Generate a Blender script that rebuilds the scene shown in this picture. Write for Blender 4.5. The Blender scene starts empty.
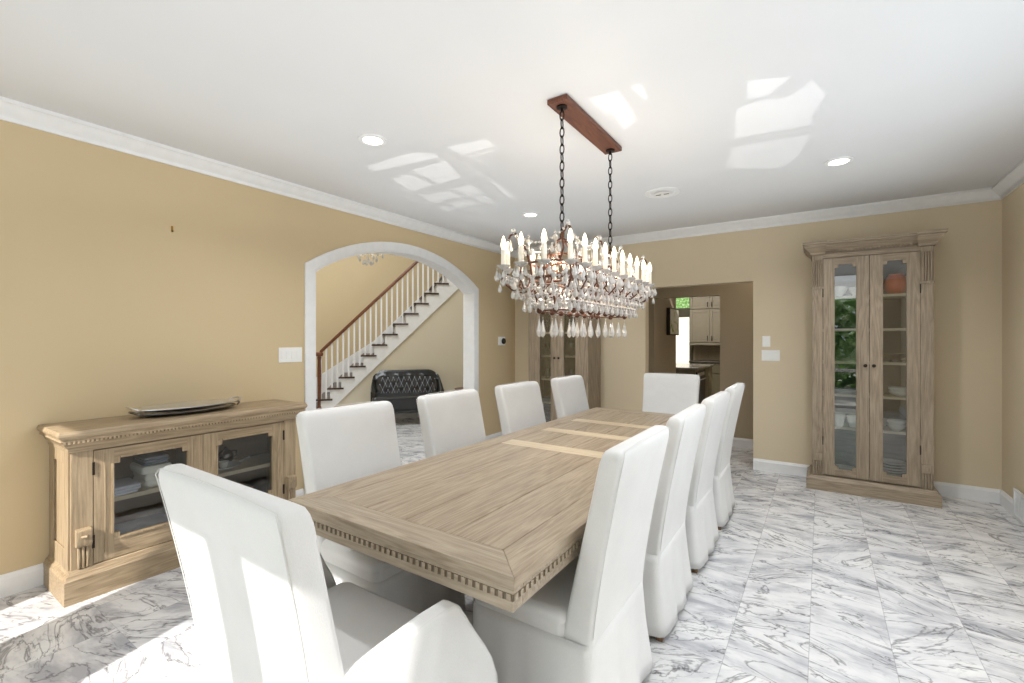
import bpy, bmesh, math, random
from mathutils import Vector, Matrix
random.seed(7)
C = bpy.context.scene.collection
PI = math.pi
cos, sin, R = math.cos, math.sin, math.radians

# ------------------------------------------------------------------ materials
def lin(c):
    return tuple(((v / 255) / 12.92 if v / 255 <= .04045 else ((v / 255 + .055) / 1.055) ** 2.4) for v in c) + (1,)

class NT:
    """tiny node-tree helper"""
    def __init__(s, name):
        s.m = bpy.data.materials.new(name); s.m.use_nodes = True
        s.t = s.m.node_tree; s.b = s.t.nodes['Principled BSDF']
    def n(s, kind, **kw):
        nd = s.t.nodes.new('ShaderNode' + kind)
        for k, v in kw.items():
            if k in nd.inputs.keys(): s.set(nd.inputs[k], v)
            else: setattr(nd, k, v)
        return nd
    def set(s, sock, v):
        if isinstance(v, bpy.types.NodeSocket): s.t.links.new(v, sock)
        else: sock.default_value = v
    def math(s, op, a, b=0, clamp=False):
        nd = s.t.nodes.new('ShaderNodeMath'); nd.operation = op; nd.use_clamp = clamp
        s.set(nd.inputs[0], a); s.set(nd.inputs[1], b); return nd.outputs[0]
    def coords(s, scale=(1, 1, 1), rot=(0, 0, 0)):
        tc = s.n('TexCoord'); mp = s.n('Mapping')
        s.t.links.new(tc.outputs['Object'], mp.inputs['Vector'])
        mp.inputs['Scale'].default_value = scale; mp.inputs['Rotation'].default_value = rot
        return mp.outputs[0]
    def ramp(s, fac, stops):
        r = s.t.nodes.new('ShaderNodeValToRGB'); e = r.color_ramp.elements
        while len(e) < len(stops): e.new(.5)
        for k, (p, c) in enumerate(stops): e[k].position = p; e[k].color = c
        s.set(r.inputs[0], fac); return r.outputs[0]
    def bump(s, h, strength, dist=.01):
        b = s.n('Bump'); b.inputs['Strength'].default_value = strength; b.inputs['Distance'].default_value = dist
        s.set(b.inputs['Height'], h); s.set(s.b.inputs['Normal'], b.outputs[0])
    def p(s, **kw):
        for k, v in kw.items(): s.set(s.b.inputs[k.replace('_', ' ')], v)
        return s.m

def plain(name, col, rough=.5, metal=0, **kw):
    t = NT(name); nz = t.n('TexNoise', Scale=14.0, Detail=3.0); t.set(nz.inputs['Vector'], t.coords())
    c = lin(col)
    t.set(t.b.inputs['Base Color'], t.ramp(nz.outputs[0], [(.3, tuple(v * .95 for v in c[:3]) + (1,)), (.7, c)]))
    return t.p(Roughness=rough, Metallic=metal, **kw)

def paint(name, col):
    t = NT(name); co = t.coords()
    a = t.n('TexNoise', Scale=1.1, Detail=2.0); t.set(a.inputs['Vector'], co)
    c = lin(col)
    t.set(t.b.inputs['Base Color'], t.ramp(a.outputs[0], [(.3, tuple(v * .96 for v in c[:3]) + (1,)), (.7, c)]))
    f = t.n('TexNoise', Scale=260.0, Detail=2.0); t.set(f.inputs['Vector'], co)
    t.bump(f.outputs[0], .04, .002)
    return t.p(Roughness=.6)

def wood(name, light, mid, dark, axis='x', rough=.5, scale=1.0):
    """oak grain running along the object's own x, y or z"""
    t = NT(name)
    st = {'x': (.9, 14, 14), 'y': (14, .9, 14), 'z': (14, 14, .9)}[axis]
    co = t.coords(tuple(v * scale for v in st))
    big = t.n('TexNoise', Scale=.9, Detail=3.0, Distortion=.6); t.set(big.inputs['Vector'], co)
    rings = t.math('ADD', t.math('MULTIPLY', t.math('SINE', t.math('MULTIPLY', big.outputs[0], 60.0)), .5), .5)
    fine = t.n('TexNoise', Scale=7.0, Detail=7.0, Roughness=.75); t.set(fine.inputs['Vector'], co)
    broad = t.n('TexNoise', Scale=.35, Detail=2.0); t.set(broad.inputs['Vector'], co)
    mix = t.math('ADD', t.math('ADD', t.math('MULTIPLY', rings, .13), t.math('MULTIPLY', fine.outputs[0], .62)), t.math('MULTIPLY', broad.outputs[0], .25))
    t.set(t.b.inputs['Base Color'], t.ramp(mix, [(.30, lin(dark)), (.48, lin(mid)), (.68, lin(light))]))
    t.bump(fine.outputs[0], .18, .004)
    return t.p(Roughness=rough)

def linen(name, col):
    t = NT(name); co = t.coords()
    a = t.n('TexNoise', Scale=900.0, Detail=2.0); t.set(a.inputs['Vector'], t.coords((1, 1, .15)))
    b = t.n('TexNoise', Scale=5.0, Detail=3.0); t.set(b.inputs['Vector'], co)
    c = lin(col)
    mixf = t.math('ADD', t.math('MULTIPLY', a.outputs[0], .5), t.math('MULTIPLY', b.outputs[0], .5))
    t.set(t.b.inputs['Base Color'], t.ramp(mixf, [(.3, tuple(v * .9 for v in c[:3]) + (1,)), (.65, c)]))
    h = t.math('ADD', t.math('MULTIPLY', a.outputs[0], .12), t.math('MULTIPLY', b.outputs[0], 1.0))
    t.bump(h, .35, .02)
    return t.p(Roughness=.9, Sheen_Weight=.15)

def glass_mat(name, tint=(255, 255, 255), refl=.12):
    t = NT(name); t.t.nodes.remove(t.b)
    tr = t.n('BsdfTransparent', Color=lin(tint)); gl = t.n('BsdfGlossy', Roughness=.01)
    fr = t.n('Fresnel', IOR=1.5)
    fac = t.math('ADD', fr.outputs[0], refl - .04, True)
    mx = t.n('MixShader'); t.set(mx.inputs[0], fac)
    t.t.links.new(tr.outputs[0], mx.inputs[1]); t.t.links.new(gl.outputs[0], mx.inputs[2])
    t.t.links.new(mx.outputs[0], t.t.nodes['Material Output'].inputs[0])
    return t.m

def marble():
    t = NT('marble_tile'); tc = t.n('TexCoord'); sp = t.n('SeparateXYZ')
    t.t.links.new(tc.outputs['Object'], sp.inputs[0])
    tw, tl = .3115, .4570
    gx = t.math('DIVIDE', t.math('ADD', sp.outputs[0], .045), tw)
    gy = t.math('DIVIDE', t.math('ADD', sp.outputs[1], .13), tl)
    ix, iy = t.math('FLOOR', gx), t.math('FLOOR', gy)
    fx, fy = t.math('FRACT', gx), t.math('FRACT', gy)
    cmb = t.n('CombineXYZ'); t.set(cmb.inputs[0], ix); t.set(cmb.inputs[1], iy)
    wn = t.n('TexWhiteNoise', noise_dimensions='3D'); t.t.links.new(cmb.outputs[0], wn.inputs['Vector'])
    off = t.n('VectorMath', operation='SCALE'); t.t.links.new(wn.outputs['Color'], off.inputs[0]); off.inputs['Scale'].default_value = 40
    rot = t.n('VectorRotate', rotation_type='Z_AXIS')
    t.t.links.new(tc.outputs['Object'], rot.inputs['Vector'])
    t.set(rot.inputs['Angle'], t.math('MULTIPLY', t.math('SUBTRACT', wn.outputs['Value'], .62), 1.3))
    add = t.n('VectorMath', operation='ADD'); t.t.links.new(rot.outputs[0], add.inputs[0]); t.t.links.new(off.outputs[0], add.inputs[1])
    mp = t.n('Mapping'); t.t.links.new(add.outputs[0], mp.inputs[0]); mp.inputs['Scale'].default_value = (1, 2.7, 1)
    def vein(scale, width, dist):
        nz = t.n('TexNoise', Scale=scale, Detail=5.0, Roughness=.55, Distortion=dist); t.t.links.new(mp.outputs[0], nz.inputs['Vector'])
        d = t.math('ABSOLUTE', t.math('SUBTRACT', nz.outputs[0], .5))
        return t.math('SUBTRACT', 1, t.math('DIVIDE', d, width), True)
    v1, v2 = vein(2.1, .022, 1.0), vein(4.6, .018, .7)
    msk = t.n('TexNoise', Scale=2.2, Detail=2.0); t.t.links.new(mp.outputs[0], msk.inputs['Vector'])
    m1 = t.ramp(msk.outputs[0], [(.36, (0, 0, 0, 1)), (.58, (1, 1, 1, 1))])
    cl = t.n('TexNoise', Scale=3.0, Detail=5.0, Roughness=.6); t.t.links.new(mp.outputs[0], cl.inputs['Vector'])
    base = t.ramp(cl.outputs[0], [(.34, lin((178, 178, 183))), (.52, lin((224, 223, 223))), (.7, lin((240, 239, 237)))])
    vs = t.math('ADD', t.math('MULTIPLY', v1, .75), t.math('MULTIPLY', t.math('MULTIPLY', v2, .6), m1), True)
    mx = t.n('Mix', data_type='RGBA')
    t.set(mx.inputs['Factor'], t.math('MULTIPLY', vs, .9))
    t.t.links.new(base, mx.inputs[6]); mx.inputs[7].default_value = lin((92, 90, 94))
    def edge(f, w):
        return t.math('LESS_THAN', t.math('MINIMUM', f, t.math('SUBTRACT', 1, f)), w)
    g = t.math('MAXIMUM', edge(fx, .0055), edge(fy, .0022))
    m2 = t.n('Mix', data_type='RGBA'); t.set(m2.inputs['Factor'], t.math('MULTIPLY', g, .5))
    t.t.links.new(mx.outputs[2], m2.inputs[6]); m2.inputs[7].default_value = lin((150, 149, 148))
    t.set(t.b.inputs['Base Color'], m2.outputs[2])
    return t.p(Roughness=.16, Specular_IOR_Level=.35)

def crystal_mat():
    t = NT('cut_crystal'); nz = t.n('TexNoise', Scale=60.0); t.set(nz.inputs['Vector'], t.coords())
    return t.p(Base_Color=(1, .985, .96, 1), Roughness=.05, IOR=1.5, Transmission_Weight=.5, Specular_IOR_Level=.9)

def emit(name, col, strength):
    t = NT(name); nz = t.n('TexNoise', Scale=5.0)
    return t.p(Base_Color=lin(col), Emission_Color=lin(col), Emission_Strength=strength)

def foliage_mat():
    t = NT('leaf_green'); nz = t.n('TexNoise', Scale=3.0, Detail=5.0); t.set(nz.inputs['Vector'], t.coords())
    c = t.ramp(nz.outputs[0], [(.32, lin((52, 88, 40))), (.5, lin((124, 160, 92))), (.66, lin((226, 236, 200)))])
    t.t.nodes.remove(t.b)
    df = t.n('BsdfDiffuse', Color=c); tl = t.n('BsdfTranslucent', Color=c); mx = t.n('MixShader'); mx.inputs[0].default_value = .6
    t.t.links.new(df.outputs[0], mx.inputs[1]); t.t.links.new(tl.outputs[0], mx.inputs[2])
    t.t.links.new(mx.outputs[0], t.t.nodes['Material Output'].inputs[0])
    return t.m

M = dict(
    tan=paint('tan_wall_paint', (209, 188, 150)),
    back=paint('beige_wall_paint', (217, 201, 172)),
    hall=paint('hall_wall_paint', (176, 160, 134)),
    cream=paint('cream_wall_paint', (222, 212, 190)),
    ceil=paint('ceiling_white', (226, 227, 229)),
    white=plain('white_trim', (240, 240, 240), .35),
    plastic=plain('white_plastic', (244, 243, 240), .3),
    linen=linen('white_linen', (228, 227, 225)),
    welt=linen('linen_welt', (222, 220, 216)),
    marble=marble(),
    oak_x=wood('oak_x', (180, 160, 131), (156, 136, 109), (125, 106, 83), 'x'),
    oak_y=wood('oak_y', (180, 160, 131), (156, 136, 109), (125, 106, 83), 'y'),
    oak_z=wood('oak_z', (180, 160, 131), (156, 136, 109), (125, 106, 83), 'z'),
    gre_x=wood('grey_oak_x', (172, 156, 134), (146, 130, 110), (112, 98, 83), 'x'),
    gre_z=wood('grey_oak_z', (172, 156, 134), (146, 130, 110), (112, 98, 83), 'z'),
    top_x=wood('table_oak_x', (184, 170, 150), (162, 147, 126), (132, 117, 98), 'x', .42),
    top_y=wood('table_oak_y', (180, 164, 142), (157, 140, 118), (126, 110, 90), 'y', .42),
    top_l=wood('table_oak_pale', (218, 202, 174), (200, 183, 155), (172, 153, 126), 'x', .42),
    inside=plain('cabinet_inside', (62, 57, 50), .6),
    shelf=plain('shelf_edge', (190, 176, 152), .5),
    legw=wood('chair_leg_wood', (150, 118, 82), (120, 90, 60), (90, 64, 42), 'z'),
    mahog=wood('mahogany', (134, 84, 54), (104, 60, 38), (66, 36, 22), 'x', .3),
    tread=wood('dark_tread', (84, 60, 48), (62, 44, 36), (40, 28, 24), 'x', .3),
    rust=plain('rusted_iron', (92, 56, 40), .6, .2),
    rustplate=wood('rust_plate', (128, 78, 52), (98, 56, 38), (70, 40, 28), 'y', .5),
    chain=plain('dark_iron', (44, 36, 32), .5, .8),
    crystal=crystal_mat(),
    candle=plain('candle_sleeve', (248, 240, 226), .4),
    bulb=emit('flame_bulb_glow', (255, 226, 180), 7.0),
    lens=emit('downlight_lens', (255, 246, 232), 5.0),
    glass=glass_mat('pane_glass', (250, 252, 252), .12),
    glass2=glass_mat('sideboard_glass', (250, 252, 252), .05),
    thin=glass_mat('drinking_glass', (238, 244, 246), .10),
    leather=plain('black_leather', (22, 24, 27), .28, 0, Coat_Weight=.5),
    silver=plain('polished_silver', (236, 236, 238), .28, 1.0),
    pewter=plain('tarnished_silver', (120, 118, 116), .25, 1.0),
    china=plain('white_china', (238, 236, 230), .2),
    linenb=plain('folded_blue_linen', (196, 200, 214), .8),
    linenw=plain('folded_white_linen', (232, 230, 222), .8),
    linend=plain('folded_grey_linen', (120, 128, 142), .8),
    box=plain('brown_box', (168, 122, 88), .7),
    black=plain('black_plastic', (26, 26, 28), .35),
    orange=plain('orange_glaze', (196, 92, 56), .3),
    knob=plain('dark_bronze', (52, 44, 38), .4, .7),
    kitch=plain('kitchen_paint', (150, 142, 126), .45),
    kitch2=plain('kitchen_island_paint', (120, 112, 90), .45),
    counter=plain('dark_stone', (74, 70, 64), .12),
    tile=plain('backsplash_tile', (150, 138, 120), .25),
    green=foliage_mat(),
    pave=plain('stone_paving', (188, 184, 176), .8),
    btn=plain('button_sheen', (190, 196, 206), .2),  # leather highlight put into a pale button colour
    dish=plain('bright_silver_dish', (232, 232, 234), .25, .35),
)

# ------------------------------------------------------------------ mesh helpers
def rails(o, mat):
    o.data.materials.append(mat)
    for p in o.data.polygons[12:24]: p.material_index = 1
    return o
class MB:
    def __init__(s): s.v = []; s.f = []
    def add(s, vs, fs):
        o = len(s.v); s.v += [tuple(v) for v in vs]; s.f += [tuple(i + o for i in f) for f in fs]; return s
    def box(s, a, b, rz=0, piv=None):
        x0, y0, z0 = a; x1, y1, z1 = b
        vs = [(x, y, z) for z in (z0, z1) for x, y in ((x0, y0), (x1, y0), (x1, y1), (x0, y1))]
        if rz:
            px, py = piv or ((x0 + x1) / 2, (y0 + y1) / 2)
            vs = [(px + (x - px) * cos(rz) - (y - py) * sin(rz), py + (x - px) * sin(rz) + (y - py) * cos(rz), z) for x, y, z in vs]
        return s.add(vs, [(3, 2, 1, 0), (4, 5, 6, 7), (0, 1, 5, 4), (1, 2, 6, 5), (2, 3, 7, 6), (3, 0, 4, 7)])
    def prism(s, poly, fn0, fn1):
        """poly of 2d points; fn0/fn1 place it at both ends"""
        n = len(poly); vs = [fn0(*p) for p in poly] + [fn1(*p) for p in poly]
        return s.add(vs, [tuple(range(n))[::-1], tuple(range(n, 2 * n))] + [(k, (k + 1) % n, n + (k + 1) % n, n + k) for k in range(n)])
    def rings(s, rings, cap0=True, cap1=True, closed=True):
        n = len(rings[0]); vs = [p for r in rings for p in r]; fs = []
        for k in range(len(rings) - 1):
            for j in range(n if closed else n - 1):
                a, b = k * n + j, k * n + (j + 1) % n
                fs.append((a, b, b + n, a + n))
        if cap0: fs.append(tuple(range(n))[::-1])
        if cap1: fs.append(tuple(range((len(rings) - 1) * n, len(rings) * n)))
        return s.add(vs, fs)
    def lathe(s, prof, c=(0, 0, 0), n=20, sx=1, sy=1):
        return s.rings([[(c[0] + max(r, 1e-4) * sx * cos(2 * PI * k / n), c[1] + max(r, 1e-4) * sy * sin(2 * PI * k / n), c[2] + z) for k in range(n)] for r, z in prof])
    def tube(s, pts, r, n=8, closed=False):
        pts = [Vector(p) for p in pts]; m = len(pts); rs = r if isinstance(r, (list, tuple)) else [r] * m
        rg = []; up = None
        for k, p in enumerate(pts):
            a = pts[(k - 1) % m] if (k > 0 or closed) else p; b = pts[(k + 1) % m] if (k < m - 1 or closed) else p
            t = (b - a).normalized()
            if up is None: up = Vector((0, 0, 1)) if abs(t.z) < .9 else Vector((1, 0, 0))
            x = up.cross(t); x = x.normalized() if x.length > 1e-5 else t.orthogonal().normalized()
            y = t.cross(x); up = y
            rg.append([p + (x * cos(2 * PI * j / n) + y * sin(2 * PI * j / n)) * rs[k] for j in range(n)])
        if closed: return s.rings(rg + [rg[0]], False, False)
        return s.rings(rg)
    def ball(s, c, r, n=8, m=5, sz=1):
        return s.lathe([(r * sin(PI * k / m), -r * sz * cos(PI * k / m)) for k in range(m + 1)], c, n)
    def gem(s, c, r, h):
        """faceted bead"""
        x, y, z = c; n = 6
        a = [(x + r * cos(2 * PI * k / n), y + r * sin(2 * PI * k / n), z + .15 * h) for k in range(n)]
        return s.add([(x, y, z + h / 2), (x, y, z - h / 2)] + a, [(0, 2 + k, 2 + (k + 1) % n) for k in range(n)] + [(1, 2 + (k + 1) % n, 2 + k) for k in range(n)])
    def pear(s, c, r, h):
        x, y, z = c
        return s.lathe([(.0, 0), (.28 * r, -.18 * h), (.62 * r, -.42 * h), (r, -.68 * h), (.72 * r, -.88 * h), (0, -h)], c, 7)
    def torus(s, prof, c=(0, 0, 0), n=24):
        prof = prof + [prof[0]]
        return s.rings([[(c[0] + r * cos(2 * PI * k / n), c[1] + r * sin(2 * PI * k / n), c[2] + z) for k in range(n)] for r, z in prof], False, False)
    def build(s, name, mat, parent=None, smooth=None, bevel=0, seg=2, loc=None, solid=0):
        me = bpy.data.meshes.new(name); me.from_pydata(s.v, [], s.f); me.update()
        bm = bmesh.new(); bm.from_mesh(me); bmesh.ops.recalc_face_normals(bm, faces=bm.faces); bm.to_mesh(me); bm.free()
        me.materials.append(mat)
        if smooth is not None:
            for p in me.polygons: p.use_smooth = True
            me.set_sharp_from_angle(angle=R(smooth))
        o = bpy.data.objects.new(name, me); C.objects.link(o)
        if parent is not None: o.parent = parent
        if loc: o.location = loc
        if solid:
            md = o.modifiers.new('solid', 'SOLIDIFY'); md.thickness = solid; md.offset = 0
        if bevel:
            md = o.modifiers.new('bevel', 'BEVEL'); md.width = bevel; md.segments = seg; md.limit_method = 'ANGLE'; md.angle_limit = R(40)
            md.harden_normals = False
        return o

def rrect(hw, hd, r, n=4, cx=0, cy=0):
    r = min(r, hw * .98, hd * .98); out = []
    for q, (sx, sy) in enumerate(((1, 1), (-1, 1), (-1, -1), (1, -1))):
        for k in range(n + 1):
            a = PI / 2 * (q + k / n)
            out.append((cx + sx * (hw - r) + r * cos(a), cy + sy * (hd - r) + r * sin(a)))
    return out

def thing(name, label, cat, loc=(0, 0, 0), rz=0, group=None):
    o = bpy.data.objects.new(name, None); C.objects.link(o); o.empty_display_size = .1
    o.location = loc; o.rotation_euler = (0, 0, rz)
    return tag(o, label, cat, group)
def tag(o, label, cat, group=None, kind=None):
    o['label'] = label; o['category'] = cat
    if group: o['group'] = group
    if kind: o['kind'] = kind
    return o
def struct(o, label=None):
    o['kind'] = 'structure'
    if label: o['label'] = label
    return o
def copy_tree(o, parent=None):
    c = o.copy(); C.objects.link(c)
    if parent is not None: c.parent = parent
    for ch in list(o.children): copy_tree(ch, c)
    return c

# ------------------------------------------------------------------ room shell
H = 2.70
XL, XR, YB, YF = -3.71, 1.285, 5.60, -1.20
struct(MB().box((-11.5, -1.35, -.12), (3.2, 12.4, 0)).build('floor', M['marble']), 'grey veined white marble tile floor')
struct(MB().box((XL - .14, YF - .15, H), (XR + .15, 6.65, H + .15)).build('ceiling', M['ceil']), 'white dining room ceiling')

def wall_cut(name, mat, axis, lo, hi, u0, u1, z1, holes, polyholes=()):
    """wall slab with openings; axis 'x' spans x with y in lo..hi, axis 'y' spans y with x in lo..hi; each hole an outline polygon (u,z)"""
    bm = bmesh.new()
    polys = [[(a, z0), (b, z0), (b, zz), (a, zz)] for a, b, z0, zz in holes] + list(polyholes)
    # notches that reach the floor are folded into the outline
    cuts = sorted([p for p in polys if min(z for _, z in p) <= 0.001], key=lambda p: min(u for u, _ in p))
    outline = [(u0, 0)]
    for p in cuts:
        a, b = min(u for u, _ in p), max(u for u, _ in p)
        up = [q for q in p if q[1] > 0.001]
        up.sort(key=lambda q: (q[0], q[1] if q[0] < (a + b) / 2 else -q[1]))
        outline += [(a, 0)] + up + [(b, 0)]
    outline += [(u1, 0), (u1, z1), (u0, z1)]
    P = (lambda u, z, t: (u, t, z)) if axis == 'x' else (lambda u, z, t: (t, u, z))
    fs = []
    for t in (lo, hi):
        vs = [bm.verts.new(P(u, z, t)) for u, z in outline]
        es = [bm.edges.new((vs[k], vs[(k + 1) % len(vs)])) for k in range(len(vs))]
        bmesh.ops.triangle_fill(bm, use_beauty=True, use_dissolve=False, edges=es, normal=(0, 1, 0) if axis == 'x' else (1, 0, 0))
        fs.append(vs)
    n = len(outline)
    for k in range(n):
        bm.faces.new((fs[0][k], fs[0][(k + 1) % n], fs[1][(k + 1) % n], fs[1][k]))
    bmesh.ops.recalc_face_normals(bm, faces=bm.faces)
    me = bpy.data.meshes.new(name); bm.to_mesh(me); bm.free(); me.materials.append(mat)
    o = bpy.data.objects.new(name, me); C.objects.link(o); return struct(o)

# arched opening outline in the left wall
AY0, AY1, ASP, AAP = 2.388, 4.632, 2.01, 2.34
def arc(y0, y1, zs, za, n=20):
    hw = (y1 - y0) / 2; rise = za - zs; rad = (hw * hw + rise * rise) / (2 * rise); a = math.asin(hw / rad)
    return [((y0 + y1) / 2 + rad * sin(-a + 2 * a * k / n), zs + rad * cos(-a + 2 * a * k / n) - rad * cos(a)) for k in range(n + 1)]
arch_in = arc(AY0, AY1, ASP, AAP)
wl = wall_cut('wall_left', M['tan'], 'y', XL - .14, XL, YF - .15, YB + .13, H, [], [[(AY0, 0)] + arch_in + [(AY1, 0)]])
wl['label'] = 'tan wall with arched opening to the foyer'
OX0, OX1, OZ = -1.79, -.61, 2.04
wb = wall_cut('wall_back', M['back'], 'x', YB, YB + .13, XL - .14, XR + .15, H, [(OX0, OX1, 0, OZ)])
wb['label'] = 'beige back wall with square doorway'
struct(MB().box((XR, YF - .15, 0), (XR + .15, .9, H)).box((XR, 3.7, 0), (XR + .15, YB, H)).box((XR, .9, 0), (XR + .15, 3.7, .80)).box((XR, .9, 2.30), (XR + .15, 3.7, H)).build('wall_right', M['back']), 'taupe right wall with an added window')
wm = MB()
for y in (.9, 1.81, 2.74, 3.65): wm.box((XR + .05, y, .80), (XR + .10, y + .05, 2.30))
for z in (.80, 2.25): wm.box((XR + .05, .95, z), (XR + .10, 3.65, z + .05))
struct(wm.build('window_4', M['white'], bevel=.004))  # unseen window added so fill light can enter from the right
WIN = [(-3.12, -2.64), (-2.10, -.28), (.08, 1.02)]
WZ = [2.50, 2.32, 2.32]
wf = wall_cut('wall_front', M['back'], 'x', YF - .15, YF, XL, XR, H, [(a, b, 0, z) for (a, b), z in zip(WIN, WZ)])
wf['label'] = 'wall of glazed garden doors behind the camera'
# garden doors as frames with stiles and rails
for i, (a, b) in enumerate(WIN):
    w = MB(); y0, y1 = YF - .10, YF - .05
    zt_ = WZ[i]
    w.box((a, y0, 0), (a + .05, y1, zt_)).box((b - .05, y0, 0), (b, y1, zt_)).box((a, y0, zt_ - .06), (b, y1, zt_)).box((a, y0, 0), (b, y1, .06))
    if i == 1: w.box((-.85, y0, .06), (-.67, y1, 2.26))
    if i == 2: w.box((a + .05, y0, 1.60), (b - .05, y1, 1.64)).box((a + .05, y0, .74), (b - .05, y1, .80))
    o = struct(w.build('window_%d' % (i + 1), M['white'], bevel=.004))
# trims: crown moulding and baseboards (profile swept along each wall)
def crown(name, p0, p1, inward, ext0=0, ext1=0):
    prof = [(0, 0), (.012, 0), (.014, .018), (.03, .03), (.058, .062), (.066, .075), (.08, .08), (.082, .1), (0, .1)]
    ix, iy = inward; dx, dy = p1[0] - p0[0], p1[1] - p0[1]; l = math.hypot(dx, dy); dx /= l; dy /= l
    # mitred ends
    f0 = lambda d, z: (p0[0] + ix * d + dx * d * ext0, p0[1] + iy * d + dy * d * ext0, H - .1 + z)
    f1 = lambda d, z: (p1[0] + ix * d - dx * d * ext1, p1[1] + iy * d - dy * d * ext1, H - .1 + z)
    return struct(MB().prism(prof, f0, f1).build(name, M['white'], smooth=50))
crown('trim_1', (XL, YF), (XL, YB), (1, 0), 1, 1)
crown('trim_2', (XL, YB), (XR, YB), (0, -1), 1, 1)
crown('trim_3', (XR, YB), (XR, YF), (-1, 0), 1, 1)
crown('trim_4', (XR, YF), (XL, YF), (0, 1), 1, 1)
def base(name, p0, p1, inward):
    prof = [(0, 0), (.018, 0), (.018, .095), (.012, .105), (.006, .118), (0, .12)]
    ix, iy = inward
    return struct(MB().prism(prof, lambda d, z: (p0[0] + ix * d, p0[1] + iy * d, z), lambda d, z: (p1[0] + ix * d, p1[1] + iy * d, z)).build(name, M['white']))
base('baseboard_left_near', (XL, YF), (XL, AY0 - .1), (1, 0))
base('baseboard_left_far', (XL, AY1 + .1), (XL, YB), (1, 0))
base('baseboard_back_left', (XL, YB), (OX0, YB), (0, -1))
base('baseboard_back_right', (OX1, YB), (XR, YB), (0, -1))
base('baseboard_right', (XR, YB), (XR, YF), (-1, 0))
# arch casing (both faces of the wall) and jamb lining
outer = arc(AY0 - .088, AY1 + .088, 2.065, 2.43)
cs = MB()
ring_o = [(AY0 - .088, 0)] + outer + [(AY1 + .088, 0)]; ring_i = [(AY0, 0)] + arch_in + [(AY1, 0)]
n = len(ring_o)
for xa, xb in ((XL, XL + .022), (XL - .162, XL - .14)):
    vs = []
    for x in (xa, xb):
        vs += [(x, y, z) for y, z in ring_o] + [(x, y, z) for y, z in ring_i]
    fs = []
    for k in range(n - 1):
        fs += [(k, k + 1, n + k + 1, n + k), (2 * n + k, 2 * n + k + 1, 3 * n + k + 1, 3 * n + k), (k, k + 1, 2 * n + k + 1, 2 * n + k), (n + k, n + k + 1, 3 * n + k + 1, 3 * n + k)]
    fs += [(0, n, 3 * n, 2 * n), (n - 1, 2 * n - 1, 4 * n - 1, 3 * n - 1)]
    cs.add(vs, fs)
struct(cs.build('trim_5', M['white'], bevel=.005), 'white casing of the arched opening')
jl = MB()
def jr(x, g): return [(x, min(max(y, AY0 + g), AY1 - g), z - g * (z > .01)) for y, z in ring_i]
vs = jr(XL - .158, .0005) + jr(XL + .018, .0005) + jr(XL - .158, .012) + jr(XL + .018, .012)
fs = []
for k in range(n - 1):
    fs += [(k, k + 1, n + k + 1, n + k), (2 * n + k, 2 * n + k + 1, 3 * n + k + 1, 3 * n + k), (k, k + 1, 2 * n + k + 1, 2 * n + k), (n + k, n + k + 1, 3 * n + k + 1, 3 * n + k)]
jl.add(vs, fs); struct(jl.build('trim_6', M['white'], smooth=30), 'white lining inside the arched opening')

# ------------------------------------------------------------------ hall and kitchen beyond the back doorway
Y2 = 6.65
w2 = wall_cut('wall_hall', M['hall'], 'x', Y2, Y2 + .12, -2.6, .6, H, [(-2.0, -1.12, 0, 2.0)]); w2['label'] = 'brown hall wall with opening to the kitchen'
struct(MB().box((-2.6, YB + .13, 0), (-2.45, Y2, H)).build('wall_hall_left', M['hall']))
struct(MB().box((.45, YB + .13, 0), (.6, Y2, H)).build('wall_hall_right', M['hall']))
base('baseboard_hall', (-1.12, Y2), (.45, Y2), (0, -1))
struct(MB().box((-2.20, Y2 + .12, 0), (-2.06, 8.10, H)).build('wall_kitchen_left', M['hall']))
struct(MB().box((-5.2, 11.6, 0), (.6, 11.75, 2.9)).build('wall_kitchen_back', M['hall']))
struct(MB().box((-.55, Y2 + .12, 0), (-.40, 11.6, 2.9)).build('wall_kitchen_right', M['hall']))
struct(MB().box((-5.2, Y2 + .12, H + .15), (.6, 11.75, H + .3)).build('ceiling_kitchen', M['ceil']))
struct(MB().box((-5.35, 8.1, 0), (-5.2, 11.75, 2.9)).build('wall_kitchen_far_left', M['hall']))
# garden door and transom in the kitchen's back wall: frame and glowing panes; garden daylight put into their emission
d = struct(MB().box((-3.14, 11.52, 0), (-3.0, 11.6, 2.6)).box((-2.62, 11.52, 0), (-2.56, 11.6, 2.6)).box((-3.0, 11.52, 2.52), (-2.62, 11.6, 2.6)).box((-3.0, 11.52, 1.95), (-2.62, 11.6, 2.17)).box((-3.0, 11.52, 0), (-2.62, 11.6, .72)).build('door_1', plain('door_paint', (96, 92, 76), .4), bevel=.006), 'kitchen garden door with transom above')
MB().box((-3.0, 11.55, .72), (-2.62, 11.56, 1.95)).build('pane', emit('garden_glow_pane', (240, 236, 222), .95), d)
def garden_glow():
    t = NT('leafy_glow_pane'); nz = t.n('TexNoise', Scale=22.0, Detail=4.0); t.set(nz.inputs['Vector'], t.coords())
    c = t.ramp(nz.outputs[0], [(.35, lin((96, 150, 66))), (.55, lin((160, 205, 120))), (.7, lin((240, 250, 225)))])
    return t.p(Base_Color=(0, 0, 0, 1), Emission_Color=c, Emission_Strength=.95)
MB().box((-3.0, 11.55, 2.17), (-2.62, 11.56, 2.52)).build('transom_pane', garden_glow(), d)

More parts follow.
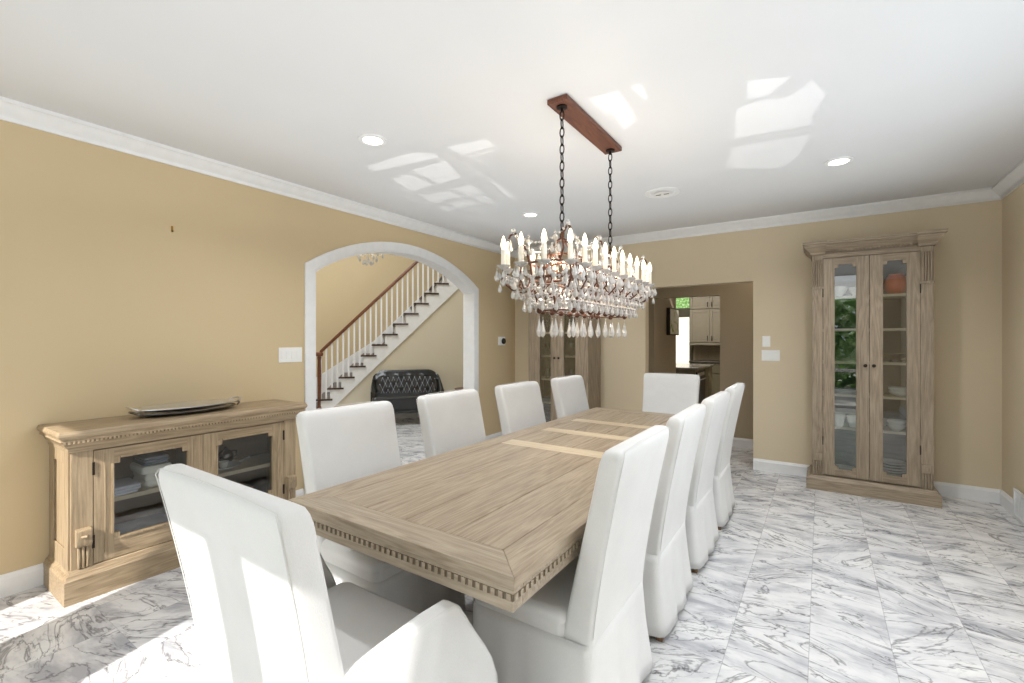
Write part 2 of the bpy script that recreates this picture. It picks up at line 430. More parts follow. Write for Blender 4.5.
# upper kitchen cabinet
kc = thing('kitchen_wall_cabinet', 'grey painted kitchen upper cabinet seen through the back doorway', 'cabinet', (-2.1, 11.6, 1.33))
MB().box((-.45, -.34, 0), (.6, -.002, 1.25)).build('carcass', M['kitch'], kc, bevel=.004)
MB().box((-.46, -.37, -.05), (.62, -.002, -.002)).build('light_rail', M['kitch'], kc, bevel=.006)
for x0 in (-.445, -.008, .429 - .265):
    pass
for x0, x1, hx in ((-.445, -.012, -.055), (-.008, .425, .035)):
    for z0, z1, hz in ((.02, .76, .11), (.79, 1.22, .88)):
        m = MB()
        m.box((x0, -.362, z0), (x0 + .06, -.342, z1)).box((x1 - .06, -.362, z0), (x1, -.342, z1)).box((x0 + .06, -.362, z0), (x1 - .06, -.342, z0 + .06)).box((x0 + .06, -.362, z1 - .06), (x1 - .06, -.342, z1)).box((x0 + .06, -.352, z0 + .06), (x1 - .06, -.342, z1 - .06))
        dd = m.build('door', M['kitch'], kc, bevel=.004)
        MB().tube([(hx, -.365, hz - .05), (hx, -.39, hz - .045), (hx, -.39, hz + .045), (hx, -.365, hz + .05)], .008, 6).build('handle', M['knob'], dd, smooth=60)
kb = thing('kitchen_base_cabinet', 'grey kitchen base cabinet against the far kitchen wall', 'cabinet', (-2.1, 11.6, 0))
MB().box((-.40, -.56, .1), (.9, -.002, .88)).box((-.38, -.5, 0), (.9, -.01, .1)).build('carcass', M['kitch2'], kb, bevel=.004)
MB().box((-.42, -.60, .88), (.9, -.002, .92)).build('worktop', M['counter'], kb, bevel=.006)
for x0 in (-.39, .05, .49):
    MB().box((x0, -.578, .66), (x0 + .42, -.56, .86)).build('drawer', M['kitch2'], kb, bevel=.006)
    MB().box((x0, -.578, .13), (x0 + .42, -.56, .64)).build('door', M['kitch2'], kb, bevel=.006)
bs = MB()
for i in range(9):
    for j in range(3):
        bs.box((-2.5 + i * .15, 11.585, .925 + j * .115), (-2.5 + i * .15 + .146, 11.599, .925 + j * .115 + .111))
o = bs.build('backsplash', M['tile'], bevel=.003); tag(o, 'tan stone tile backsplash under kitchen upper cabinet', 'backsplash')
# island with oven
isl = thing('kitchen_island', 'olive kitchen island with dark stone top and oven in its side', 'island', (-2.5, 9.1, 0))
MB().box((-.9, -.72, .08), (.69, .72, .885)).box((-.86, -.68, 0), (.64, .68, .08)).build('carcass', M['kitch2'], isl, bevel=.006)
MB().box((-.95, -.77, .885), (.75, .77, .92)).build('worktop', plain('island_stone', (150, 146, 136), .15), isl, bevel=.008)
ov = MB().box((.69, -.66, .18), (.71, -.02, .84)).build('oven', M['black'], isl, bevel=.004)
MB().tube([(.715, -.62, .70), (.74, -.60, .70), (.74, -.08, .70), (.715, -.06, .70)], .01, 6).build('handle', M['silver'], ov, smooth=60)
MB().box((.711, -.6, .76), (.716, -.08, .82)).build('control_panel', M['silver'], ov)
for y0, y1 in ((.02, .34), (.36, .68)):
    MB().box((.69, y0, .12), (.708, y1, .86)).build('panel', M['kitch2'], isl, bevel=.006)
# framed picture on the kitchen's left wall
def reflection_mat():  # greens and whites paint a window reflection on the picture glass
    t = NT('picture_reflection'); nz = t.n('TexNoise', Scale=7.0, Detail=3.0, Distortion=1.0); t.set(nz.inputs['Vector'], t.coords())
    t.set(t.b.inputs['Base Color'], t.ramp(nz.outputs[0], [(.33, lin((150, 170, 90))), (.45, lin((240, 242, 215))), (.65, lin((252, 252, 246)))]))
    return t.p(Roughness=.25)
pic = thing('wall_picture', 'dark framed picture on side wall seen through the back doorway', 'picture', (-2.059, 7.79, 1.70))
MB().box((0, -.28, -.22), (.055, -.25, .22)).box((0, .265, -.22), (.055, .28, .22)).box((0, -.25, -.22), (.055, .265, -.205)).box((0, -.25, .205), (.055, .265, .22)).box((0, -.25, -.19), (.01, .25, .19)).build('frame', M['knob'], pic, bevel=.003)
MB().box((.012, -.249, -.204), (.053, .264, .204)).build('print', reflection_mat(), pic)

# ------------------------------------------------------------------ foyer beyond the arch
AE = R(50); ex, ey = cos(AE), sin(AE); nx, ny = ey, -ex          # along the stair wall / towards the dining room
PX, PY = -6.19, 5.84
def S(s, q, z): return (PX + ex * s + nx * q, PY + ey * s + ny * q, z)
def sbox(m, s0, s1, q0, q1, z0, z1):
    vs = [S(a, b, z) for z in (z0, z1) for a, b in ((s0, q0), (s1, q0), (s1, q1), (s0, q1))]
    return m.add(vs, [(3, 2, 1, 0), (4, 5, 6, 7), (0, 1, 5, 4), (1, 2, 6, 5), (2, 3, 7, 6), (3, 0, 4, 7)])
FH = 5.0
struct(sbox(MB(), -6.0, 4.4, -1.25, -1.10, 0, FH).build('wall_foyer_back', M['tan']))
struct(MB().box((-10.6, .4, 0), (XL - .14, .52, FH)).build('wall_foyer_near', M['tan']))
struct(MB().box((XL - .14, YF, H + .15), (XL, 10.5, FH)).build('wall_foyer_right', M['cream']))
struct(MB().box((XL - .14, YB + .13, 0), (XL, 10.5, H + .15)).build('wall_foyer_far', M['cream']))
struct(MB().box((-10.6, .4, FH), (XL, 10.5, FH + .12)).build('ceiling_foyer', M['ceil']))
# triangular wall under the stair
RISE, RUN = .187, .182
def nose(k): return (-1.532 + RUN * (k - 2), RISE * k + .015)
NS = 16
def sprism(m, poly, q0, q1): return m.prism(poly, lambda s, z: S(s, q0, z), lambda s, z: S(s, q1, z))
struct(sprism(MB(), [(-1.66, 0), (3.5, 0), (3.5, FH), (nose(NS)[0] + .8, FH), (nose(NS)[0] + .35, nose(NS)[1] - .2), (-1.52, .02)], -.06, 0).build('wall_stair', M['cream']), 'cream wall under the staircase')
struct(sbox(MB(), -1.44, 3.45, .002, .018, 0, .13).build('baseboard_stair', M['white']))
st = thing('staircase', 'white staircase with dark treads and mahogany handrail rising beyond the arch', 'staircase', S(-1.6, .1, 0))
def spart(m, name, mat, parent=st, **kw):
    base_ = st.location
    m.v = [(x - base_[0], y - base_[1], z - base_[2]) for x, y, z in m.v]
    return m.build(name, mat, parent, **kw)
# stringer: zigzag white board
zig = []
for k in range(1, NS + 1):
    s_, z_ = nose(k); zig += [(s_ + .045, z_ - RISE), (s_ + .045, z_ - .03)]
zig.append((nose(NS)[0] + .3, nose(NS)[1] - .03))
low = [(nose(NS)[0] + .3, nose(NS)[1] - .26), (nose(1)[0] + .22, .002), (nose(1)[0] + .045, .002)]
zz = [(s, max(z, .002)) for s, z in zig][1:]
spart(sprism(MB(), zz + low, .002, .03), 'stringer', M['white'])
for k in range(1, NS + 1):
    s_, z_ = nose(k)
    spart(sprism(MB(), [(s_, z_ - .028), (s_ + .265, z_ - .028), (s_ + .265, z_), (s_ + .008, z_), (s_, z_ - .008)], -1.06, .055), 'tread', M['tread'], smooth=30)
    spart(sbox(MB(), s_ + .05, s_ + .07, -1.06, .0, z_ - RISE, z_ - .029), 'riser', M['white'])
def nline(s): return RISE / RUN * (s + 1.532) + RISE * 2 + .015
spart(sprism(MB(), [(-1.75, .05), (-1.6, .05), (nose(NS)[0], nline(nose(NS)[0]) - .1), (nose(NS)[0], nline(nose(NS)[0]) - .02), (-.6, 1.38), (-1.75, .62)], -1.098, -1.075), 'wall_skirt', M['white'])
def rail_z(s): return 1.19 + (s + 1.4584) * 1.0
bal = MB()
for k in range(2, NS + 1):
    s_, z_ = nose(k)
    for ds in (.075, .165):
        sb = s_ + ds
        m = MB(); h0 = rail_z(sb) - .03
        sbox(m, sb - .014, sb + .014, .0, .028, z_, h0)
        spart(m, 'baluster', M['white'])
m = MB(); rp = [(-.034, -.03), (.034, -.03), (.040, .01), (.026, .042), (-.026, .042), (-.040, .01)]
e0, e1 = -1.47, nose(NS)[0] + .3
m.prism(rp, lambda q, z: S(e0, .014 + q, rail_z(e0) + z), lambda q, z: S(e1, .014 + q, rail_z(e1) + z))
spart(m, 'handrail', M['mahog'], smooth=60)
m = MB(); cxy = S(-1.478, .014, 0)
m.lathe([(.042, .19), (.042, .24), (.03, .27), (.032, .5), (.036, .8), (.03, 1.05), (.036, 1.10), (.03, 1.12)], (cxy[0], cxy[1], 0), 14)
m2 = MB().lathe([(.0, 1.12), (.05, 1.122), (.062, 1.14), (.062, 1.175), (.05, 1.19), (0, 1.192)], (cxy[0], cxy[1], 0), 16)
spart(m, 'newel_post', M['mahog'], smooth=40); spart(m2, 'newel_cap', M['mahog'], smooth=40)
cxy = S(-1.53, .0, 0)
spart(MB().lathe([(.02, .2), (.018, .6), (.016, 1.12)], (cxy[0] - .02, cxy[1] - .01, 0), 10), 'baluster', M['white'], smooth=60)
# settee: local x along the wall, -y towards the viewer
se = thing('tufted_settee', 'black button tufted leather settee under the staircase', 'settee', S(-.03, .40, 0), AE)
m = MB()
SW = .60
def seat_ring(z, g, dy=0): return [(x, y + dy, z) for x, y in rrect(SW - .03 - g, .30 - g, .07, 5, 0, -.06)]
m.rings([seat_ring(.26, 0), seat_ring(.40, 0), seat_ring(.425, -.012), seat_ring(.46, .0), seat_ring(.475, .04)])
m.build('seat', M['leather'], se, smooth=50)
# curved tub back with crest, tufts on the front
prof = []
bm_ = MB(); NU, NV = 56, 16
def back_pt(u, v, off):
    # u in -1..1 along the back, v in 0..1 upward
    a = u
    x = SW * math.copysign(min(1, abs(a) * 1.28) if abs(a) < .74 else .947 + .053 * sin((abs(a) - .74) / .26 * PI / 2), a)
    y = .24 if abs(a) < .62 else .24 - .52 * (1 - cos((abs(a) - .62) / .38 * PI / 2)) 
    top = .845 - .30 * max(0, (abs(a) - .5) / .5) ** 1.6
    z = .30 + (top - .30) * v
    y += .05 * v
    # off > 0 pushes to the inside of the tub
    w = max(0, (abs(a) - .62) / .38)
    return (x - off * math.copysign(w, a), y - off * (1 - w * .8), z)
inner, outerp = [], []
for j in range(NV + 1):
    v = j / NV
    ri, ro = [], []
    for i in range(NU + 1):
        u = -1 + 2 * i / NU
        tu = abs(sin(u * 11 + (1 if int(v * 5) % 2 else 0) * PI / 2)) * abs(sin(v * 5 * PI))
        puff = .085 + .022 * tu * (1 if .12 < v < .9 and abs(u) < .72 else .2) - .05 * max(0, v - .9) / .1
        ri.append(back_pt(u, v, puff)); ro.append(back_pt(u, v, 0))
    inner.append(ri); outerp.append(ro)
bm_.rings(inner, False, False, False); bm_.rings(outerp, False, False, False)
k0 = NV
bm_.rings([inner[k0], [tuple((Vector(a) + Vector(b)) / 2 + Vector((0, 0, .028))) for a, b in zip(inner[k0], outerp[k0])], outerp[k0]], False, False, False)
bm_.rings([[r[0] for r in inner], [r[0] for r in outerp]], False, False, False); bm_.rings([[r[-1] for r in inner], [r[-1] for r in outerp]], False, False, False)
bk = bm_.build('backrest', M['leather'], se, smooth=60)
for j in range(4):
    for i in range(-5, 6):
        u = (i + (.5 if j % 2 else 0)) * .118
        if abs(u) < .66:
            p = back_pt(u, .25 + j * .19, .094); MB().ball(p, .011, 6, 4).build('button', M['btn'], bk, smooth=60)
m = MB()
for j in range(3):
    for i in range(-5, 6):
        for sgn in (-1, 1):
            u0 = (i + (.5 if j % 2 else 0)) * .118; u1 = u0 + sgn * .059
            if abs(u0) < .64 and abs(u1) < .64:
                m.tube([back_pt(u0, .25 + j * .19, .092), back_pt((u0 + u1) / 2, .345 + j * .19, .1), back_pt(u1, .44 + j * .19, .092)], .005, 5)
m.build('tufting_pleat', plain('pleat_sheen', (150, 157, 168), .25), bk, smooth=60)  # pale colour paints the leather highlights along the tuft folds
MB().box((-.55, -.33, .19), (.55, .2, .262)).build('seat_rail', M['leather'], se, bevel=.015)
for x in (-.5, .5):
    for y in (-.29, .2):
        MB().lathe([(.024, .2), (.028, .17), (.02, .1), (.014, .01), (.016, 0)], (x, y, 0), 10).build('leg', M['mahog'], se, smooth=50)
tb = thing('side_table', 'small dark wood side table beside the black settee', 'table', S(1.02, .26, 0))
MB().lathe([(.0, .50), (.20, .50), (.215, .515), (.21, .53), (0, .53)], n=24).build('tabletop', M['mahog'], tb, smooth=40)
MB().lathe([(.03, .06), (.045, .1), (.025, .2), (.03, .35), (.022, .46), (.05, .5)], n=12).build('pedestal', M['mahog'], tb, smooth=50)
m = MB()
for k in range(3):
    a = k * 2 * PI / 3; m.tube([(0, 0, .1), (.1 * cos(a), .1 * sin(a), .07), (.18 * cos(a), .18 * sin(a), .015)], [.022, .018, .014], 8)
m.build('foot', M['mahog'], tb, smooth=50)

def small_chandelier():
    fc = thing('foyer_chandelier', 'small crystal chandelier hanging in the foyer beyond the arch', 'chandelier', (-4.9, 3.93, 2.36))
    m = MB().tube([(0, 0, .2), (0, 0, FH - 2.362)], .01, 6).lathe([(.06, FH - 2.40), (.07, FH - 2.362)], n=12)
    m.lathe([(0, .16), (.05, .18), (.03, .26), (.02, .4)], n=10).build('stem', M['rust'], fc, smooth=50)
    m = MB()
    for k in range(6):
        a = k * PI / 3
        m.tube([(0, 0, .2), (.09 * cos(a), .09 * sin(a), .14), (.17 * cos(a), .17 * sin(a), .16), (.19 * cos(a), .19 * sin(a), .22)], .006, 6)
        m.lathe([(.01, .22), (.03, .23), (.012, .235), (.012, .3)], (.19 * cos(a), .19 * sin(a), 0), 8)
    m.build('arm', M['candle'], fc, smooth=50)
    for k in range(18):
        a = k * PI / 9; r_ = (.19, .12, .06)[k % 3]
        MB().pear((r_ * cos(a), r_ * sin(a), (.19, .14, .09)[k % 3]), .017, .075).build('crystal_drop', M['crystal'], fc)
small_chandelier()

# ------------------------------------------------------------------ dining table
TX0, TX1, TY0, TY1, TZ = -1.775, -.685, 1.03, 4.08, .76
tcx, tcy = (TX0 + TX1) / 2, (TY0 + TY1) / 2
tab = thing('dining_table', 'long weathered oak dining table with dentil edge, pale cross boards and pedestals', 'table', (tcx, tcy, 0))
hx, hy = (TX1 - TX0) / 2, (TY1 - TY0) / 2
zt = TZ
def tpart(m, name, mat, par=tab, **kw): return m.build(name, mat, par, **kw)
bw = .12                                   # mitred border width
m = MB()
m.prism([(-hx, -hy), (hx, -hy), (hx - bw, -hy + bw), (-hx + bw, -hy + bw)], lambda x, y: (x, y, zt - .035), lambda x, y: (x, y, zt))
tpart(m, 'end_border', M['top_x'], bevel=.0025); m = MB()
m.prism([(-hx, hy), (hx, hy), (hx - bw, hy - bw), (-hx + bw, hy - bw)], lambda x, y: (x, y, zt - .035), lambda x, y: (x, y, zt))
tpart(m, 'end_border', M['top_x'], bevel=.0025)
for s in (-1, 1):
    m = MB()
    m.prism([(s * hx, -hy), (s * hx, hy), (s * (hx - bw), hy - bw), (s * (hx - bw), -hy + bw)], lambda x, y: (x, y, zt - .035), lambda x, y: (x, y, zt))
    tpart(m, 'side_border', M['top_y'], bevel=.0025)
# field boards; leaves in the middle with pale cross boards
cross = [(2.34, 2.47), (2.83, 2.95), (3.30, 3.41)]
edges = [TY0 + bw] + [v for c in cross for v in c] + [TY1 - bw]
xs = [-hx + bw + (2 * hx - 2 * bw) * k / 4 for k in range(5)]
for k in range(0, len(edges), 2):
    m = MB()
    for j in range(4):
        m.box((xs[j] + .002, edges[k] - tcy + .001, zt - .035), (xs[j + 1] - .002, edges[k + 1] - tcy - .001, zt - .0005))
    tpart(m, 'top_panel' if k in (0, 6) else 'table_leaf', M['top_y'], bevel=.0016, seg=1)
for a, b in cross:
    m = MB().box((-hx + bw, a - tcy, zt - .035), (hx - bw, b - tcy, zt)); tpart(m, 'cross_board', M['top_l'], bevel=.002)
# edge build-up: fascia with dentils
m = MB()
def frame(m, g, z0, z1, w=.05):
    m.box((-hx + g, -hy + g, z0), (hx - g, -hy + g + w, z1)).box((-hx + g, hy - g - w, z0), (hx - g, hy - g, z1))
    m.box((-hx + g, -hy + g + w, z0), (-hx + g + w, hy - g - w, z1)).box((hx - g - w, -hy + g + w, z0), (hx - g, hy - g - w, z1))
frame(m, .006, zt - .052, zt - .036); frame(m, .012, zt - .106, zt - .053)
ap = tpart(m, 'apron', M['top_x'], bevel=.003)
m = MB()
nd = int(2 * hx / .027)
for k in range(nd):
    x = -hx + .016 + (2 * hx - .046) * k / (nd - 1)
    for s in (-1, 1):
        y = s * (hy - .006); m.box((x, min(y, y - s * .008), zt - .072), (x + .014, max(y, y - s * .008), zt - .053))
nd = int(2 * hy / .027)
for k in range(nd):
    y = -hy + .016 + (2 * hy - .046) * k / (nd - 1)
    for s in (-1, 1):
        x = s * (hx - .006); m.box((min(x, x - s * .008), y, zt - .072), (max(x, x - s * .008), y + .014, zt - .053))
m.build('dentil_trim', M['top_x'], ap)
# darker strip behind the dentils, recess shade put into its colour
m = MB(); frame(m, .0105, zt - .074, zt - .053, .004); m.build('dentil_shade', plain('groove_shadow_wood', (112, 98, 80), .6), ap)
for yc in (1.98 - tcy, 3.53 - tcy):
    pm = MB().lathe([(.14, .10), (.13, .14), (.08, .2), (.07, .3), (.12, .42), (.14, .5), (.10, .58), (.15, .64), (.15, .652)], (-.08, yc, 0), 20, .85, .7)
    pd = tpart(pm, 'pedestal', M['oak_z'], smooth=40)
    MB().box((-.21, yc - .10, 0), (.05, yc + .10, .10)).build('pedestal_base', M['oak_x'], pd, bevel=.012)
tpart(MB().box((-.11, 1.98 - tcy, .18), (-.05, 3.53 - tcy, .28)), 'stretcher', M['oak_y'], bevel=.006)

# ------------------------------------------------------------------ slipcovered chairs (local: front +y)
def back_sections(w, z0=.34, taper=.012):
    out = []
    Z = [z0, .42, .50, .60, .72, .84, .94, 1.0, 1.025, 1.04, 1.048]
    for z in Z:
        t = (z - .4) / .65
        yr = -.245 - .115 * max(0, t) ** 1.25; yf = -.135 - .15 * max(0, t) ** 1.05
        hw = w / 2 - taper * (1 - max(0, t)) ; g = 0
        if z > 1.02: g = (.003, .008, .019)[[1.025, 1.04, 1.048].index(z)]
        hw -= .006 * math.sin(max(0, t) * PI)
        crown_ = .0
        ring = []
        for x, y in rrect(hw - g, (yf - yr) / 2 - g, .018, 4, 0, (yr + yf) / 2):
            ring.append((x, y + .012 * (1 - (x / hw) ** 2) * (1 if y > (yr + yf) / 2 else -.6), z + (.012 * (1 - (x / hw) ** 2) if z > .99 else 0)))
        out.append(ring)
    return out
def skirt_mesh(w, yfront=.25, flare=.03, seed=0):
    rnd = random.Random(seed); ph = rnd.random() * 6
    rings = []
    for z in (.40, .36, .30, .22, .14, .08, .034):
        t = (0.40 - z) / .37
        r0 = rrect(w / 2 - .006 + .02 * t, (yfront + .245) / 2 + .01 * t, .03, 5, 0, (yfront - .245) / 2)
        ring = []
        nn = len(r0)
        # densify
        dn = []
        for k in range(nn):
            a, b = r0[k], r0[(k + 1) % nn]; L = math.hypot(b[0] - a[0], b[1] - a[1]); q = max(1, int(L / .035))
            for j in range(q): dn.append((a[0] + (b[0] - a[0]) * j / q, a[1] + (b[1] - a[1]) * j / q))
        for k, (x, y) in enumerate(dn):
            l = math.hypot(x, y); ang = math.atan2(y, x)
            wob = .009 * t * sin(ang * 9 + ph) + .006 * t * sin(ang * 17 + ph * 2)
            kick = flare * t * t * (1.0 if y < -.2 else .35)
            ring.append((x + (x / l) * (wob + .2 * kick), y + (y / l) * (wob + kick), z))
        rings.append(ring)
    n0 = min(len(r) for r in rings); 
    return rings
def uniform(rings, n=96):
    out = []
    for r in rings:
        r = r + [r[0]]; L = [0]
        for a, b in zip(r, r[1:]): L.append(L[-1] + (Vector(b) - Vector(a)).length)
        ring = []; k = 0
        for j in range(n):
            d = L[-1] * j / n
            while L[k + 1] < d: k += 1
            f = (d - L[k]) / max(1e-9, L[k + 1] - L[k]); ring.append(tuple(Vector(r[k]).lerp(Vector(r[k + 1]), f)))
        out.append(ring)
    return out
def seat_mesh(w, yfront=.25, ztop=.485):
    y0 = -.16
    hw = w / 2; hd = (yfront - y0) / 2; cy = (yfront + y0) / 2
    m = MB()
    def rg(z, g, dome=0): return [(x, y, z + dome * (1 - (x / hw) ** 2) * (1 - ((y - cy) / hd) ** 2)) for x, y in rrect(hw - g, hd - g, .04, 5, 0, cy)]
    m.rings([rg(.36, 0), rg(.43, 0), rg(.44, .003), rg(.45, -.001), rg(ztop - .02, 0), rg(ztop - .006, .008), rg(ztop, .024, .004), rg(ztop, .12, .012)])
    return m
def seam(pts, r=.0014): return MB().tube(pts, r, 5)
def make_chair(name, label, w, seed, arms=False, group=None):
    t = thing(name, label, 'chair', group=group)
    tp_ = .03 if arms else .012
    secs = back_sections(w, taper=tp_)
    bk = MB().rings(secs).build('backrest', M['linen'], t, smooth=55)
    # welt round the rear edge and across the top
    def rear(s):
        return [(s * (w / 2 - tp_ * (1 - max(0, (z - .4) / .65)) - .012), -.245 - .115 * max(0, (z - .4) / .65) ** 1.25 - .004 + .003, z) for z in (.42, .5, .6, .72, .84, .94, 1.0, 1.03)]
    pts = rear(1) + [(s * (w / 2 - .03), -.352, 1.047 + .010 * (1 - s * s)) for s in (1, .5, 0, -.5, -1)] + rear(-1)[::-1]
    seam(pts).build('welt', M['welt'], bk, smooth=60)
    seat_mesh(w - .01 if not arms else w - .08).build('seat', M['linen'], t, smooth=50)
    sk = uniform(skirt_mesh(w, seed=seed))
    MB().rings(sk, False, False).build('skirt', M['linen'], t, smooth=70, solid=.004)
    for sx in (-1, 1):
        for y in (-.22, .20):
            MB().prism([(-.02, -.02), (.02, -.02), (.02, .02), (-.02, .02)], lambda x, q: (sx * (w / 2 - .036) + x * .7, y - (.022 if y < 0 else -.01) + q * .7, 0), lambda x, q: (sx * (w / 2 - .05) + x, y + q, .30)).build('leg', M['legw'], t)
    if arms:
        prof = [(-.19, .05), (.245, .05), (.25, .30), (.25, .40), (.24, .455), (.22, .50), (.192, .55), (.168, .60), (.150, .635), (.132, .649), (.05, .645), (-.08, .625), (-.17, .606), (-.215, .60), (-.20, .5)]
        for s in (-1, 1):
            m = MB()
            def inn(y, z): return (s * (w / 2 - .052 + .045 * (y + .2) / .33), y, z)
            def out(y, z): return (s * (w / 2 - .005 + .045 * (y + .2) / .33 + .20 * max(0, .66 - max(z, .36))), y, z)
            m.prism(prof, inn, out)
            a = m.build('arm', M['linen'], t, bevel=.010, seg=3, smooth=40)
            seam([(out(y, z)[0] - s * .0035, y - .001, z - .0035) for y, z in prof[2:14]],   .0013).build('welt', M['welt'], a, smooth=60)
            seam([(inn(y, z)[0] + s * .0035, y - .001, z - .0035) for y, z in prof[2:14]],   .0013).build('welt', M['welt'], a, smooth=60)
    return t
GR = 'slipcovered side chairs along the table'
rows_r = [(-.865, 1.65, 'white slipcovered chair on the cabinet side of the table, closest to the camera'),
          (-.87, 2.41, 'white slipcovered chair on the cabinet side of the table, second from the camera'),
          (-.87, 3.17, 'white slipcovered chair on the cabinet side of the table, third from the camera'),
          (-.87, 3.92, 'white slipcovered chair on the cabinet side of the table, farthest from the camera')]
rows_l = [(-1.755, 1.53, 'white slipcovered chair on the arch side of the table, beside the sideboard'),
          (-1.74, 2.32, 'white slipcovered chair on the arch side, in front of the black settee'),
          (-1.71, 3.10, 'white slipcovered chair on the arch side, third from the sideboard'),
          (-1.68, 3.92, 'white slipcovered chair on the arch side, in front of the corner cabinet')]
protos = {}
i = 0
for rows, rz in ((rows_r, PI / 2), (rows_l, -PI / 2)):
    for x, y, lab in rows:
        if i == 0:
            proto = make_chair('dining_chair', lab, .56, 3, group=GR); o = proto
        else:
            o = copy_tree(proto)
        o['label'] = lab; o.location = (x, y, 0)
        o.rotation_euler = (0, 0, rz + R((0, .8, -.6, .5, -1, .8, -.5, .6)[i])); i += 1
h1 = make_chair('host_armchair', 'white slipcovered armchair at near end of table, its back in sunlight', .655, 9, True)
h1.location = (-1.24, .872, 0); h1.scale = (1, 1, .993)
h2 = copy_tree(proto); h2['label'] = 'white slipcovered host chair at far end of table, facing the camera'
h2['group'] = GR; h2.location = (-1.275, 4.535, 0); h2.rotation_euler = (0, 0, PI + R(1))

# ------------------------------------------------------------------ tall china cabinets (local: x along wall, front -y, back at y=0)
def notch_door(m, x0, x1, z0, z1, gx0, gx1, gz0, gz1, y0, y1, n=.03):
    """door frame whose glass opening has stepped corners"""
    m.box((x0, y0, z0), (gx0, y1, z1)).box((gx1, y0, z0), (x1, y1, z1)).box((gx0, y0, z0), (gx1, y1, gz0)).box((gx0, y0, gz1), (gx1, y1, z1))
    for cx, sx in ((gx0, 1), (gx1, -1)):
        for cz, sz in ((gz0, 1), (gz1, -1)):
            m.box((min(cx, cx + sx * n), y0, min(cz, cz + sz * n)), (max(cx, cx + sx * n), y1, max(cz, cz + sz * n)))
    return m
def flutes(m, x0, x1, z0, z1, y, d, n):
    w = (x1 - x0) / n
    for k in range(n):
        m.tube([(x0 + w * (k + .5), y, z0), (x0 + w * (k + .5), y - d * .3, z0 + (z1 - z0) * .5), (x0 + w * (k + .5), y, z1)], [w * .42, w * .46, w * .42], 8)
    return m
